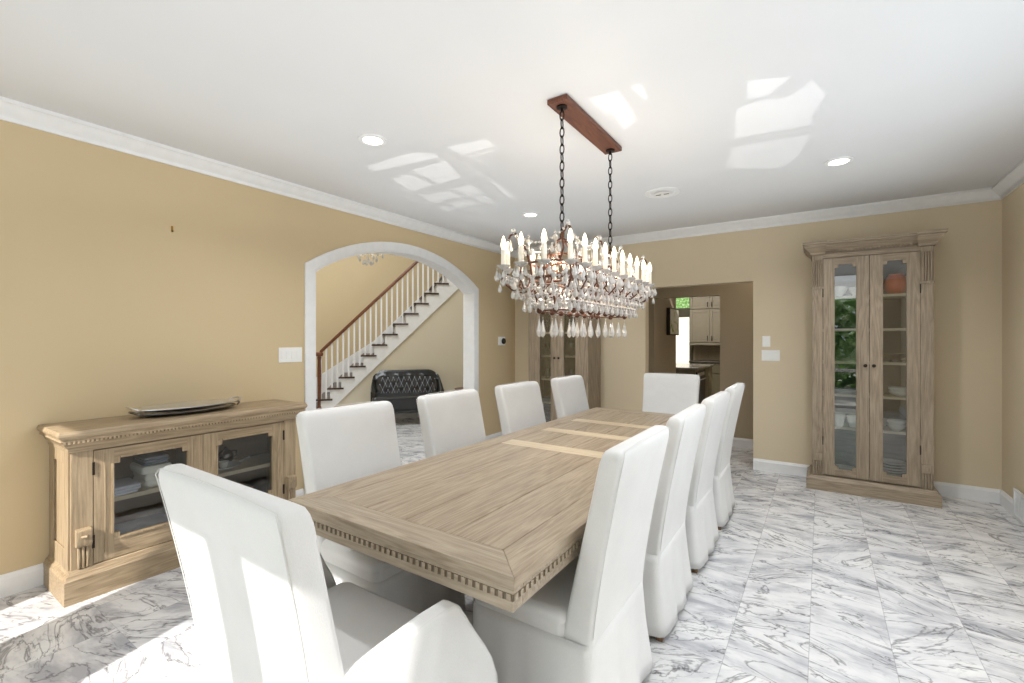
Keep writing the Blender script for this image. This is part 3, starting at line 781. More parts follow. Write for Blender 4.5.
def tall_cabinet(label, loc, group):
    t = thing('china_cabinet', label, 'cabinet', loc, 0, group)
    D, W, ZT = .385, .43, 2.20
    m = MB().box((-W, -.02, .13), (W, -.002, ZT)).box((-W, -D + .02, .13), (-W + .025, -.02, ZT)).box((W - .025, -D + .02, .13), (W, -.02, ZT)).box((-W + .025, -D + .03, .13), (W - .025, -.02, .16)).box((-W + .025, -D + .03, 2.17), (W - .025, -.02, ZT))
    m.build('carcass', M['gre_z'], t)
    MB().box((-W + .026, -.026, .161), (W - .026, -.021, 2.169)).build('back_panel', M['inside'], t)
    # plinth with ogee
    prof = [(0, 0), (.045, 0), (.045, .10), (.03, .112), (.02, .13), (0, .132)]
    m = MB()
    m.prism([(a, z) for a, z in prof], lambda a, z: (-W - a, -D - a, z), lambda a, z: (W + a, -D - a, z))
    for s in (-1, 1): m.prism(prof, lambda a, z: (s * (W + a), -D - a, z), lambda a, z: (s * (W + a), -.002, z))
    m.box((-W, -D, 0), (W, -.002, .13))
    m.build('plinth', M['gre_x'], t, smooth=30)
    # pilasters, capitals, feet
    for s in (-1, 1):
        x0, x1 = (s * (W - .085), s * W); x0, x1 = min(x0, x1), max(x0, x1)
        p = MB().box((x0, -D, .13), (x1, -D + .03, ZT)).build('pilaster', M['gre_z'], t, bevel=.003)
        c = MB().box((x0 - .004, -D - .012, 1.88), (x1 + .004, -D, 1.90)); flutes(c, x0 + .006, x1 - .006, 1.90, 2.15, -D - .004, .02, 4)
        c.build('capital', M['gre_z'], p, smooth=50)
        c = MB(); flutes(c, x0 + .006, x1 - .006, .135, .27, -D - .004, .03, 4); c.box((x0 + .004, -D - .02, .27), (x1 - .004, -D, .34)).box((x0 + .03, -D - .03, .29), (x1 - .03, -D - .02, .32))
        c.build('corbel', M['gre_z'], p, smooth=50)
    # cornice: deep over the pilasters, set back in the middle
    cprof = [(0, 0), (.012, 0), (.016, .02), (.035, .04), (.05, .055), (.062, .075), (.062, .088), (.075, .092), (.075, .115), (0, .115)]
    m = MB(); b = .045
    for s in (-1, 1):
        xo, xi = s * W, s * (W - .10)
        m.prism(cprof, lambda a, z: (xo + s * a, -D - a - .01, ZT + z), lambda a, z: (xi - s * a * .2, -D - a - .01, ZT + z))
        m.prism(cprof, lambda a, z: (xo + s * a, -D - a - .01, ZT + z), lambda a, z: (xo + s * a, -.002, ZT + z))
        m.box((min(xo, xi), -D - .01, ZT), (max(xo, xi), -.002, ZT + .115))
    m.prism(cprof, lambda a, z: (-W + .10, -D + b - a, ZT + z), lambda a, z: (W - .10, -D + b - a, ZT + z))
    m.box((-W + .1, -D + b, ZT), (W - .1, -.002, ZT + .115))
    m.build('cornice', M['gre_x'], t, smooth=30)
    m = MB()
    for k in range(24):
        x = -W + .12 + (2 * W - .24) * k / 24; m.box((x, -D + b - .03, ZT + .018), (x + .012, -D + b - .012, ZT + .036))
    m.box((-W + .085, -D + .004, 2.165), (W - .085, -D + .03, ZT + .001))
    m.build('frieze', M['gre_x'], t)
    # shelves
    for z in (.59, .895, 1.20, 1.505, 1.81):
        MB().box((-W + .027, -D + .06, z - .022), (W - .027, -.028, z)).build('shelf', M['shelf'], t)
    # doors
    for s in (-1, 1):
        x0, x1 = (.002, .343) if s > 0 else (-.343, -.002)
        gx0, gx1 = (.095, .255) if s > 0 else (-.255, -.095)
        dm = MB(); notch_door(dm, x0, x1, .145, 2.16, gx0, gx1, .21, 2.095, -D, -D + .024, .028)
        dr = rails(dm.build('door', M['gre_z'], t), M['gre_x'])
        MB().box((gx0 - .006, -D + .010, .204), (gx1 + .006, -D + .013, 2.10)).build('glass', M['glass'], dr)
        mm = MB()
        for a, b_ in ((gx0 - .012, gx0 - .004), (gx1 + .004, gx1 + .012)): mm.box((a, -D - .005, .24), (b_, -D, 2.065))
        for a, b_ in ((.198, .206), (2.099, 2.107)): mm.box((gx0 + .03, -D - .005, a), (gx1 - .03, -D, b_))
        mm.build('bead_trim', M['gre_z'], dr)
        kx = s * .03
        kn = MB(); prof = [(0, 0), (.006, 0), (.006, .012), (.014, .018), (.015, .026), (.008, .032), (0, .033)]
        kn.rings([[(kx + max(r_, 1e-4) * cos(2 * PI * q / 12), -D - y_, 1.17 + max(r_, 1e-4) * sin(2 * PI * q / 12)) for q in range(12)] for r_, y_ in prof])
        kn.build('knob', M['knob'], dr, smooth=50)
        for hz in (.42, 1.80): MB().box((s * .345 - .004, -D - .006, hz), (s * .345 + .004, -D, hz + .08)).build('hinge', M['knob'], dr)
    return t
CR = tall_cabinet('tall weathered oak china cabinet with crockery, standing right of the doorway', (.36, 5.59, 0), 'tall china cabinets')
CL = tall_cabinet('tall weathered oak glass cabinet with glassware in the corner beside the arch', (-2.80, 5.59, 0), 'tall china cabinets')

# crockery
def put(m, name, mat, loc, label, cat, group=None, smooth=50, sx=1):
    o = m.build(name, mat, None, smooth=smooth, loc=loc); return tag(o, label, cat, group)
def bowl(r, h): return MB().lathe([(0, 0), (.45 * r, 0), (.45 * r, .08 * h), (.75 * r, .35 * h), (.95 * r, .75 * h), (r, h), (.95 * r, h), (.7 * r, .42 * h), (.3 * r, .16 * h), (0, .14 * h)], n=24)
def cup(r, h): return MB().lathe([(0, 0), (.55 * r, 0), (.7 * r, .1 * h), (.85 * r, .5 * h), (r, h), (.94 * r, h), (.78 * r, .5 * h), (.5 * r, .12 * h), (0, .1 * h)], n=20)
def plate(r, h=.02): return MB().lathe([(0, 0), (.6 * r, 0), (.66 * r, .25 * h), (r, h * .9), (r, h), (.64 * r, h * .45), (0, h * .35)], n=28)
X0 = .36; Yc = 5.40
put(bowl(.075, .06), 'bowl', M['china'], (X0 + .20, Yc - .06, .591), 'white bowl on lower shelf of right cabinet, in front of the others', 'bowl', 'white bowls in the right cabinet')
put(bowl(.075, .055), 'bowl', M['china'], (X0 + .20, Yc - .06, .6285), 'white bowl stacked on the front bowl, lower shelf of right cabinet', 'bowl', 'white bowls in the right cabinet')
put(bowl(.07, .075), 'bowl', M['china'], (X0 + .10, Yc + .075, .591), 'white bowl behind the stacked pair, lower shelf of right cabinet', 'bowl', 'white bowls in the right cabinet')
put(bowl(.095, .05), 'bowl', M['china'], (X0 + .235, Yc - .03, .896), 'wide white bowl on shelf below the knobs of the right cabinet', 'bowl', 'white bowls in the right cabinet')
put(bowl(.085, .05), 'bowl', M['china'], (X0 + .225, Yc - .03, .925), 'white bowl nested in the wide bowl below the knobs', 'bowl', 'white bowls in the right cabinet')
for k in range(6):
    put(plate(.105), 'plate', M['china'], (X0 + .175, Yc - .02, .1615 + k * .024), ['white plate at the bottom of the stack, floor of right cabinet', 'second white plate up in stack on right cabinet floor', 'third white plate up in stack on right cabinet floor', 'fourth white plate up in stack on right cabinet floor', 'fifth white plate up in stack on right cabinet floor', 'white plate on top of the stack, floor of right cabinet'][k], 'plate', 'stacked plates in the right cabinet')
put(cup(.058, .12), 'mug', M['china'], (X0 - .225, Yc - .10, .591), 'white cup at left behind left door of right cabinet', 'cup', 'white cups in the right cabinet')
put(cup(.058, .11), 'mug', M['china'], (X0 - .105, Yc - .09, .591), 'white cup at right behind left door of right cabinet', 'cup', 'white cups in the right cabinet')
put(bowl(.075, .09), 'bowl', M['china'], (X0 - .225, Yc - .06, 1.811), 'white bowl on top shelf, left end of right cabinet', 'bowl', 'white bowls in the right cabinet')
put(bowl(.06, .08), 'bowl', M['china'], (X0 - .085, Yc - .04, 1.811), 'small white bowl on top shelf beside the left white bowl', 'bowl', 'white bowls in the right cabinet')
put(plate(.11, .03), 'platter', M['china'], (X0 - .18, Yc - .02, .1615), 'white plate lying on right cabinet floor behind left door', 'plate')
put(plate(.10, .03), 'platter', M['china'], (X0 - .18, Yc - .02, .896), 'white plate on middle shelf behind left door of right cabinet', 'plate')
put(MB().lathe([(0, 0), (.05, 0), (.085, .04), (.095, .1), (.07, .15), (.055, .17), (.06, .18), (.05, .18), (.045, .165), (0, .05)], n=20), 'vase', M['orange'], (X0 + .20, Yc - .04, 1.811), 'orange pot on the top shelf of the right cabinet', 'pot')
gb = thing('gravy_boat', 'dark sauce boat on shelf above the knobs, right cabinet', 'sauce boat', (X0 + .2, Yc, 1.2005))
MB().lathe([(0, 0), (.03, 0), (.03, .01), (.02, .02), (.05, .045), (.06, .075), (.052, .075), (.04, .05), (0, .03)], n=18, sx=1.5).build('body', M['pewter'], gb, smooth=50)
MB().tube([(.07, 0, .07), (.11, 0, .08), (.115, 0, .05), (.08, 0, .035)], .006, 6).build('handle', M['pewter'], gb, smooth=50)
def tumbler(r, h): return MB().lathe([(0, 0), (r * .8, 0), (r, h), (r * .93, h), (r * .74, .008), (0, .008)], n=16)
def goblet(r, h): return MB().lathe([(0, 0), (r * .8, 0), (r * .8, .004), (.006, .012), (.005, h * .45), (r * .7, h * .6), (r, h * .8), (r * .85, h), (r * .8, h), (r * .92, h * .8), (0, h * .5)], n=16)
X1 = -2.80
spots = [(-.20, 'left'), (-.14, 'middle'), (.16, 'right')]
labz = {.895: 'below the knobs', 1.20: 'at knob height', 1.505: 'above the knobs'}
for z in (.895, 1.20, 1.505):
    for k, (dx, nm) in enumerate(((-.215, 'first'), (-.13, 'second'), (.13, 'third'), (.215, 'fourth'))):
        g = tumbler(.036, .13) if z < 1.0 else goblet(.036, .16)
        put(g, 'tumbler' if z < 1 else 'wine_glass', M['thin'], (X1 + dx, Yc - .06, z + .0005), 'clear glass on corner cabinet shelf ' + labz[z] + ', ' + nm + ' from left', 'glass', 'glassware in the corner cabinet')

# ------------------------------------------------------------------ sideboard (along the left wall; local: x = along wall (+Y world), -y = into the room)
SY0, SY1, SD = .722, 1.985, .385
sb = thing('sideboard', 'low weathered oak sideboard with two glazed doors against the left wall', 'sideboard', (XL + .012, (SY0 + SY1) / 2, 0), PI / 2)
# local y=0 at wall side, room side = -y ; local x -> world y
W = (SY1 - SY0) / 2; D = SD
ZC = .80
m = MB().box((-W, -.02, .13), (W, 0, ZC)).box((-W, -D + .02, .13), (-W + .03, -.02, ZC)).box((W - .03, -D + .02, .13), (W, -.02, ZC)).box((-W + .03, -D + .03, .13), (W - .03, -.02, .165)).box((-W + .03, -D + .03, ZC - .03), (W - .03, -.02, ZC))
m.box((-.02, -D + .03, .165), (.02, -.02, ZC - .03))
m.build('carcass', M['oak_z'], sb)
# framed end panels
for s in (-1, 1):
    e = MB(); xa, xb = sorted((s * W, s * (W + .008)))
    e.box((xa, -D + .02, .16), (xb, -D + .09, ZC)).box((xa, -.09, .16), (xb, 0, ZC)).box((xa, -D + .09, .16), (xb, -.09, .27)).box((xa, -D + .09, ZC - .07), (xb, -.09, ZC))
    e.build('end_frame', M['oak_z'], sb, bevel=.003)
MB().box((-W + .031, -.027, .166), (W - .031, -.021, ZC - .031)).build('back_panel', plain('sideboard_inside', (112, 92, 72), .6), sb)
prof = [(0, 0), (.032, 0), (.032, .125), (.026, .132), (.022, .146), (.014, .150), (.008, .165), (0, .168)]
m = MB()
m.prism(prof, lambda a, z: (-W - a, -D - a, z), lambda a, z: (W + a, -D - a, z))
for s in (-1, 1): m.prism(prof, lambda a, z: (s * (W + a), -D - a, z), lambda a, z: (s * (W + a), 0, z))
m.box((-W, -D, 0), (W, 0, .13)); m.build('plinth', M['oak_x'], sb, smooth=30)
# moulded top
prof = [(.005, 0), (.012, 0), (.014, .022), (.024, .03), (.032, .05), (.05, .066), (.046, .072), (.046, .08), (.054, .084), (.059, .094), (.059, .104), (.052, .118), (.0, .118)]
m = MB(); zt0 = ZC
m.prism(prof, lambda a, z: (-W - a, -D - a, zt0 + z), lambda a, z: (W + a, -D - a, zt0 + z))
for s in (-1, 1): m.prism(prof, lambda a, z: (s * (W + a), -D - a, zt0 + z), lambda a, z: (s * (W + a), 0, zt0 + z))
m.box((-W - .004, -D - .004, zt0 + .001), (W + .004, 0, zt0 + .1175)); top = m.build('top', M['oak_x'], sb, smooth=30)
m = MB()
for k in range(72):
    x = -W - .04 + (2 * W + .08) * k / 72; m.box((x, -D - .05, zt0 + .052), (x + .010, -D - .034, zt0 + .070))
m.build('dentil_trim', M['oak_x'], top)
# pilasters with corbels, doors
for s in (-1, 1):
    x0, x1 = sorted((s * (W - .092), s * W))
    p = MB().box((x0, -D, .165), (x1, -D + .03, ZC)).build('pilaster', M['oak_z'], sb, bevel=.003)
    c = MB(); flutes(c, x0 + .022, x1 - .018, .172, .30, -D - .006, .026, 3)
    c.prism([(0, .29), (-.03, .29), (-.038, .31), (-.032, .375), (0, .385)], lambda y, z: (x0 + .016, -D + y, z), lambda y, z: (x1 - .012, -D + y, z))
    c.tube([(x0 + .035, -D - .035, .345), (x0 + .055, -D - .046, .345), (x1 - .035, -D - .035, .345)], .008, 8)
    c.build('corbel', M['oak_z'], p, smooth=40, bevel=.003)
for s in (-1, 1):
    x0, x1 = (-W + .094, -.002) if s < 0 else (.002, W - .094)
    gx0, gx1 = x0 + .088, x1 - .088
    dm = MB(); notch_door(dm, x0, x1, .172, ZC - .008, gx0, gx1, .285, ZC - .07, -D, -D + .024, .026)
    dr = rails(dm.build('door', M['oak_z'], sb), M['oak_x'])
    MB().box((gx0 - .006, -D + .011, .28), (gx1 + .006, -D + .014, ZC - .065)).build('glass', M['glass2'], dr)
    mm = MB()
    for a, b_ in ((gx0 - .012, gx0 - .003), (gx1 + .003, gx1 + .012)): mm.box((a, -D - .006, .312), (b_, -D, ZC - .097))
    for a, b_ in ((.273, .282), (ZC - .067, ZC - .058)): mm.box((gx0 + .027, -D - .006, a), (gx1 - .027, -D, b_))
    for a, b_ in ((x0 + .045, x0 + .051), (x1 - .051, x1 - .045)): mm.box((a, -D - .004, .215), (b_, -D, ZC - .03))
    mm.build('bead_trim', M['oak_z'], dr)
    hx_ = x0 if s < 0 else x1
    for hz in (.26, .66): MB().box((hx_ - .007, -D - .007, hz), (hx_ + .003, -D + .0, hz + .07)).build('hinge', M['knob'], dr)
MB().box((-W + .032, -D + .04, .475), (-.021, -.03, .50)).build('shelf', M['shelf'], sb)
MB().box((.021, -D + .04, .475), (W - .032, -.03, .50)).build('shelf', M['shelf'], sb)
ox, oy = sb.location[0], sb.location[1]
def SBW(lx, ly, z): return (ox - ly, oy + lx, z)
def folded(w, d, h, seed):
    r_ = random.Random(seed); m = MB(); z = 0
    for k in range(3):
        t = h / 3; dx = r_.uniform(-.01, .01); rg = []
        for f, g in ((0, .006), (.25, 0), (.75, 0), (1, .006)):
            rg.append([(x + dx, y, z + t * f + .002 * sin(x * 40 + k)) for x, y in rrect(w / 2 - g, d / 2 - g, .02, 3)])
        m.rings(rg); z += t * .98
    return m
# local coordinates for contents: rotate boxes to run along the wall
def sbput(m, name, mat, lx, ly, z, label, cat, smooth=50):
    o = m.build(name, mat, None, smooth=smooth, loc=SBW(lx, ly, z)); o.rotation_euler = (0, 0, PI / 2); return tag(o, label, cat)
sbput(folded(.17, .2, .055, 1), 'folded_linen', M['linenb'], -.40, -.245, .5015, 'pale blue folded linen on upper shelf, near end of sideboard', 'linen')
sbput(folded(.16, .22, .13, 2), 'folded_linen', M['linenw'], -.21, -.20, .5015, 'stack of white folded linen at middle of sideboard upper shelf', 'linen')
sbput(folded(.13, .20, .05, 3), 'folded_linen', M['linend'], -.215, -.20, .634, 'grey folded cloth lying on top of the white linen', 'linen')
sbput(MB().box((-.055, -.045, 0), (.055, .045, .2)), 'storage_box', M['box'], -.44, -.085, .5015, 'brown box standing behind the pale blue linen', 'box', None)
sbput(folded(.36, .22, .10, 4), 'folded_linen', M['linend'], -.30, -.2, .1665, 'wide grey folded linen on the floor of the sideboard', 'linen')
dish = thing('silver_dish', 'round silver dish with long handle on shelf behind right sideboard door', 'dish', SBW(.19, -.235, .5015), PI / 2)
MB().lathe([(0, 0), (.06, 0), (.075, .008), (.105, .022), (.107, .026), (.072, .014), (0, .008)], n=28).build('body', M['dish'], dish, smooth=40)
MB().tube([(.10, .0, .024), (.14, .01, .034), (.185, .02, .038)], [.009, .006, .01], 8).build('handle', M['silver'], dish, smooth=50)
put(MB().lathe([(0, 0), (.022, 0), (.026, .01), (.032, .035), (.034, .04), (.028, .036), (0, .02)], n=18), 'small_cup', M['china'], SBW(.19, -.235, .5115), 'small white cup standing in the silver dish', 'cup')
tp = thing('teapot', 'dark metal teapot behind the silver dish in sideboard', 'teapot', SBW(.27, -.086, .5015), PI / 2)
MB().lathe([(0, 0), (.035, 0), (.05, .03), (.052, .06), (.038, .085), (.02, .095), (.008, .105), (.01, .115), (0, .12)], n=20).build('body', M['pewter'], tp, smooth=50)
MB().tube([(-.045, 0, .04), (-.07, 0, .06), (-.08, 0, .09)], [.012, .008, .006], 8).build('spout', M['pewter'], tp, smooth=50)
MB().tube([(.045, 0, .08), (.075, 0, .075), (.075, 0, .04), (.05, 0, .03)], .005, 6).build('handle', M['pewter'], tp, smooth=50)
sbput(MB().box((-.07, -.09, 0), (.07, .09, .16)), 'storage_box', M['box'], .32, -.15, .1665, 'brown box under the shelf behind right sideboard door', 'box', None)
sbput(bowl(.085, .06), 'serving_bowl', M['pewter'], .13, -.21, .1665, 'dark metal bowl on sideboard floor behind right door', 'bowl')
# trays on top
def tray(label, z, a, b, mat, rim):
    t = thing('oval_tray', label, 'tray', (-3.505, 1.345, z), PI / 2 + R(2), 'silver trays on the sideboard')
    m = MB(); n = 40
    prof = [(.0, .0), (.72, .0), (.78, .004), (.93, .016), (1.0, .02), (1.0, .026), (.92, .022), (.78, .010), (0, .008)]
    m.rings([[(max(r_, 1e-3) * a * cos(2 * PI * k / n), max(r_, 1e-3) * b * sin(2 * PI * k / n), zz) for k in range(n)] for r_, zz in prof])
    m.build('body', mat, t, smooth=35)
    for s in (-1, 1):
        MB().tube([(s * (a - .012), -.06, .024), (s * (a + .010), -.045, .036), (s * (a + .018), 0, .04), (s * (a + .010), .045, .036), (s * (a - .012), .06, .024)], .006, 8).build('handle', mat, t, smooth=50)
    return t
tray('lower tarnished oval silver tray, under the bright tray on the sideboard', .9185, .295, .15, M['pewter'], 1)
tray('bright oval silver tray with two handles on top of the sideboard trays', .9465, .305, .155, M['silver'], 1)

# ------------------------------------------------------------------ chandelier over the table
CX, CY = -1.17, 2.555
ch = thing('crystal_chandelier', 'long crystal candle chandelier hanging from a rusty plate over the table', 'chandelier', (CX, CY, 1.42))
Zc = 1.42
def zz_(z): return z - Zc
MB().box((-.060, -.385, zz_(H) - .030), (.060, .425, zz_(H) - .001)).build('ceiling_plate', M['rustplate'], ch, bevel=.004)
for s in (-1, 1):
    y = .02 + s * .345; ztop, zbot = H - .030, 1.985
    m = MB().lathe([(.03, 0), (.03, -.008), (.008, -.012), (.008, -.03)], (0, y, zz_(ztop)), 10)
    L = .046; z = ztop - .02; k = 0
    while z - L * .5 > zbot - .02:
        pts = []
        for q in range(12):
            a = 2 * PI * q / 12; u, w = .012 * cos(a), .028 * sin(a)
            pts.append((u, y, zz_(z - .028) + w) if k % 2 == 0 else (0, y + u, zz_(z - .028) + w))
        m.tube(pts, .0036, 5, True); z -= L; k += 1
    m.build('chain', M['chain'], ch, smooth=60)
    # yoke from the chain down to the frame
    ym = MB().tube([(0, y, zz_(1.99)), (0, y, zz_(1.95))], .008, 6)
    for dx, dy in ((0, -.13), (0, .13), (.09, 0), (-.09, 0)):
        ym.tube([(0, y, zz_(1.955)), (dx * .5, y + dy * .5, zz_(1.925)), (dx, y + dy, zz_(1.86)), (dx * 1.05, y + dy * 1.05, zz_(1.80)), (dx * .9, y + dy * .9, zz_(1.74))], .006, 6)
    ym.build('yoke', M['rust'], ch, smooth=60)
AH, BH = .68, .21             # half extents of the candle ring
def oval(f, ah, bh, r):
    """point at fraction f of a rounded rectangle and its outward normal"""
    r = min(r, bh); sl, ss = 2 * (ah - r), 2 * (bh - r); q = PI * r / 2; per = 2 * sl + 2 * ss + 4 * q
    d = (f % 1) * per
    segs = [('l', sl, bh, -(ah - r), 1), ('c', q, bh - r, ah - r, 0), ('s', ss, bh - r, ah, -1), ('c', q, -(bh - r), ah - r, 1), ('l', sl, -bh, ah - r, -1), ('c', q, -(bh - r), -(ah - r), 2), ('s', ss, -(bh - r), -ah, 1), ('c', q, bh - r, -(ah - r), 3)]
    for kind, ln, x, y, sg in segs:
        if d <= ln:
            if kind == 'l': return (x, y + sg * d), (math.copysign(1, x), 0)
            if kind == 's': return (x + sg * d, y), (0, math.copysign(1, y))
            a = sg * PI / 2 + d / r
            return (x + r * cos(a), y + r * sin(a)), (cos(a), sin(a))
        d -= ln
    return (bh, 0), (1, 0)
def ring_pts(ah, bh, r, z, n=64): return [(*oval(k / n, ah, bh, r)[0], zz_(z)) for k in range(n)]
fr = MB()
for (ah, bh, z, rr) in ((.54, .115, 1.72, .007), (.54, .115, 1.80, .006), (.47, .10, 1.555, .004), (.38, .06, 1.86, .006)):
    fr.tube(ring_pts(ah, bh, .08, z), rr, 6, True)
for k in range(8):
    (x, y), _n = oval(k / 8 + .03, .54, .115, .08); fr.tube([(x, y, zz_(1.80)), (x * .98, y * .98, zz_(1.72)), (x * .86, y * .87, zz_(1.555))], .006, 6)
for y in (-.345, 0, .345): fr.tube([(-.1, y, zz_(1.80)), (0, y, zz_(1.815)), (.1, y, zz_(1.80))], .006, 6); fr.tube([(-.1, y, zz_(1.72)), (.1, y, zz_(1.72))], .006, 6)
for s in (): fr.tube([(s * .03, -.47, zz_(1.555)), (s * .03, .47, zz_(1.555))], .005, 6)
fr.build('frame', M['rust'], ch, smooth=60)
NC = 26
glow = []
drops = []                    # (location, radius, height), the first hundred become parts
def lerp3(a, b, f): return tuple(p + (q - p) * f for p, q in zip(a, b))
strands = []
tips = []
for k in range(NC):
    (x, y), (ux, uy) = oval((k + .5) / NC, AH, BH, .13)
    (ix, iy), _ = oval((k + .5) / NC, .54, .115, .08)
    zc = 1.765
    pts = [(ix, iy, zz_(1.72)), (ix + (x - ix) * .3, iy + (y - iy) * .3, zz_(1.665)), (ix + (x - ix) * .7, iy + (y - iy) * .7, zz_(1.655)), (x + ux * .008, y + uy * .008, zz_(1.695)), (x, y, zz_(zc - .012))]
    # smooth the arm
    sm = []
    for a in range(len(pts) - 1):
        for f in (0, .5): sm.append(lerp3(pts[a], pts[a + 1], f))
    sm.append(pts[-1])
    am = MB().tube(sm, .0045, 6).build('arm', M['rust'], ch, smooth=70)
    MB().lathe([(.006, -.012), (.012, -.008), (.03, .002), (.036, .010), (.034, .011), (.02, .004), (.0, .003)], (x, y, zz_(zc)), 12).build('bobeche', M['crystal'], am, smooth=40)
    cd = MB().lathe([(.0125, .003), (.0125, .088), (.010, .092), (0, .092)], (x, y, zz_(zc)), 10).build('candle', M['candle'], ch, smooth=40)
    MB().lathe([(.007, .092), (.0125, .105), (.0135, .118), (.010, .135), (.005, .152), (.0, .160)], (x, y, zz_(zc)), 10).build('bulb', M['bulb'], cd, smooth=70)
    for q in range(3):
        a = math.atan2(uy, ux) + (q - 1) * 1.3
        px, py = x + .034 * cos(a), y + .034 * sin(a)
        drops.append(((px, py, zz_(zc - .004)), .0145 if q == 1 else .012, .06 if q == 1 else .048))
    tips.append((x, y))
    # curtain strands from the arm to the lower ring, two per arm
    for f in (0, .5):
        (ox_, oy_), _ = oval((k + .5 + f) / NC, AH - .03, BH - .025, .11); (lx_, ly_), _ = oval((k + .5 + f) / NC, .475, .105, .08)
        A, B = (ox_, oy_, zz_(1.70)), (lx_, ly_, zz_(1.575)); m = MB()
        for b_ in range(6):
            p = lerp3(A, B, b_ / 5.0); p = (p[0], p[1], p[2] - .03 * sin(PI * b_ / 5)); m.gem(p, .0135, .03)
        m.build('crystal_strand', M['crystal'], ch)
# swags between neighbouring candles
for k in range(NC):
    a, b = tips[k], tips[(k + 1) % NC]; m = MB()
    for j in range(1, 7):
        f = j / 7; m.gem((a[0] + (b[0] - a[0]) * f, a[1] + (b[1] - a[1]) * f, zz_(1.755 - .055 * sin(PI * f))), .0105, .022)
    m.build('crystal_swag', M['crystal'], ch)
# lower ring drops: finial + large pear
for k in range(20):
    (x, y), _ = oval(k / 20, .47, .10, .08)
    drops.insert(0, ((x, y, zz_(1.525)), .0165, .105))
    MB().ball((x, y, zz_(1.556)), .017, 8, 5).build('finial', M['rust'], ch, smooth=60)
# mid-height drops on the outer curtain
mid = [];
for k in range(44):
    (x, y), _ = oval((k + .25) / 44, AH - .06, BH - .04, .1); mid.append(((x, y, zz_(1.665)), .013, .055))
for k in range(34):
    (x, y), _ = oval((k + .6) / 34, .55, .14, .09); mid.append(((x, y, zz_(1.60)), .013, .055))
for k in range(60):
    (x, y), _ = oval((k + .4) / 60, AH + .012 * (-1) ** k, BH + .012 * (-1) ** k, .13); mid.append(((x, y, zz_(1.735 - .02 * (k % 3))), .012, .05))
for k in range(46):
    (x, y), _ = oval((k + .1) / 46, AH - .10, BH - .08, .1); mid.append(((x, y, zz_(1.70 + .02 * (k % 2))), .012, .05))
for k in range(30):
    (x, y), _ = oval((k + .1) / 30, .49, .11, .09); mid.append(((x, y, zz_(1.62)), .013, .055))
for p, r_, h_ in drops[:100]:
    MB().gem((p[0], p[1], p[2] - .004), .004, .01).pear((p[0], p[1], p[2] - .008), r_, h_).build('crystal_drop', M['crystal'], ch)
# crown scrolls with bead garlands at the two ends and the middle
crown_tips = []
for (tx, ty) in ((-.15, -.56), (.15, -.56), (-.14, -.16), (.14, -.16), (-.14, .16), (.14, .16), (-.15, .56), (.15, .56)):
    x0, y0 = tx * .6, ty * .92
    MB().tube([(x0, y0, zz_(1.80)), (x0 * 1.2, y0, zz_(1.86)), (tx * .8, ty * .98, zz_(1.92)), (tx, ty, zz_(1.955)), (tx * 1.15, ty * 1.02, zz_(1.945)), (tx * 1.18, ty * 1.03, zz_(1.925))], .0055, 6).build('crown_scroll', M['rust'], ch, smooth=60)
    crown_tips.append((tx * 1.05, ty * 1.01, 1.955))
gm = [(0, 1), (0, 2), (1, 3), (2, 4), (3, 5), (4, 6), (5, 7), (6, 7), (2, 3), (4, 5)]
for a, b in gm:
    A, B = crown_tips[a], crown_tips[b]; m = MB(); n_ = max(7, int((Vector(A) - Vector(B)).length / .021))
    for j in range(n_ + 1):
        f = j / n_; p = lerp3(A, B, f); m.ball((p[0], p[1], zz_(p[2] - .065 * sin(PI * f))), .0075, 6, 4)
    m.build('bead_garland', M['crystal'], ch, smooth=60)
for k in range(14):
    (x, y), _ = oval((k + .5) / 14, .55, .115, .09)
    MB().tube([(x * .97, y * .97, zz_(1.80)), (x, y, zz_(1.90))], .004, 6).ball((x, y, zz_(1.912)), .015, 8, 6).gem((x, y, zz_(1.934)), .009, .024).pear((x + .018, y, zz_(1.885)), .012, .05).pear((x - .018, y, zz_(1.885)), .012, .05).build('crystal_finial', M['crystal'], ch, smooth=50)
m = MB()
for x, y, z in crown_tips: m.ball((x, y, zz_(z + .012)), .014, 8, 6).pear((x * 1.1, y * 1.01, zz_(z - .03)), .014, .07)
for p, r_, h_ in mid: m.pear(p, r_, h_)
for p, r_, h_ in drops[100:]: m.pear(p, r_, h_)
o = m.build('crystal_pendants', M['crystal'], ch); o['kind'] = 'stuff'

# ------------------------------------------------------------------ ceiling and wall fittings
for x, y, lab in ((-2.41, 1.97, 'round recessed ceiling light above the sideboard side, nearest the camera'), (.107, 4.09, 'round recessed ceiling light in front of the right cabinet'), (-2.49, 4.05, 'round recessed ceiling light near the left corner, behind the chandelier')):
    t = thing('recessed_light', lab, 'ceiling light', (x, y, H), 0, 'recessed ceiling lights')
    MB().torus([(.062, -.001), (.088, -.001), (.086, -.010), (.064, -.012)], n=32).build('trim_ring', M['white'], t, smooth=40)
    MB().lathe([(0, -.004), (.0625, -.004), (.0625, -.006), (0, -.006)], n=32).build('lens', M['lens'], t)
vt = thing('ceiling_vent', 'white round air vent on the ceiling beyond the chandelier', 'vent', (-1.16, 4.10, H))
MB().lathe([(0, -.001), (.15, -.001), (.148, -.008), (.11, -.012), (.10, -.006), (0, -.006)], n=36).build('grille', M['white'], vt, smooth=30)
MB().lathe([(0, -.007), (.03, -.007), (.07, -.016), (.068, -.02), (0, -.016)], n=28).build('diffuser', M['plastic'], vt, smooth=30)
MB().box((-.055, -.006, -.0215), (-.012, .006, -.0195)).box((.014, -.006, -.0215), (.057, .006, -.0195)).build('slot', M['knob'], vt)
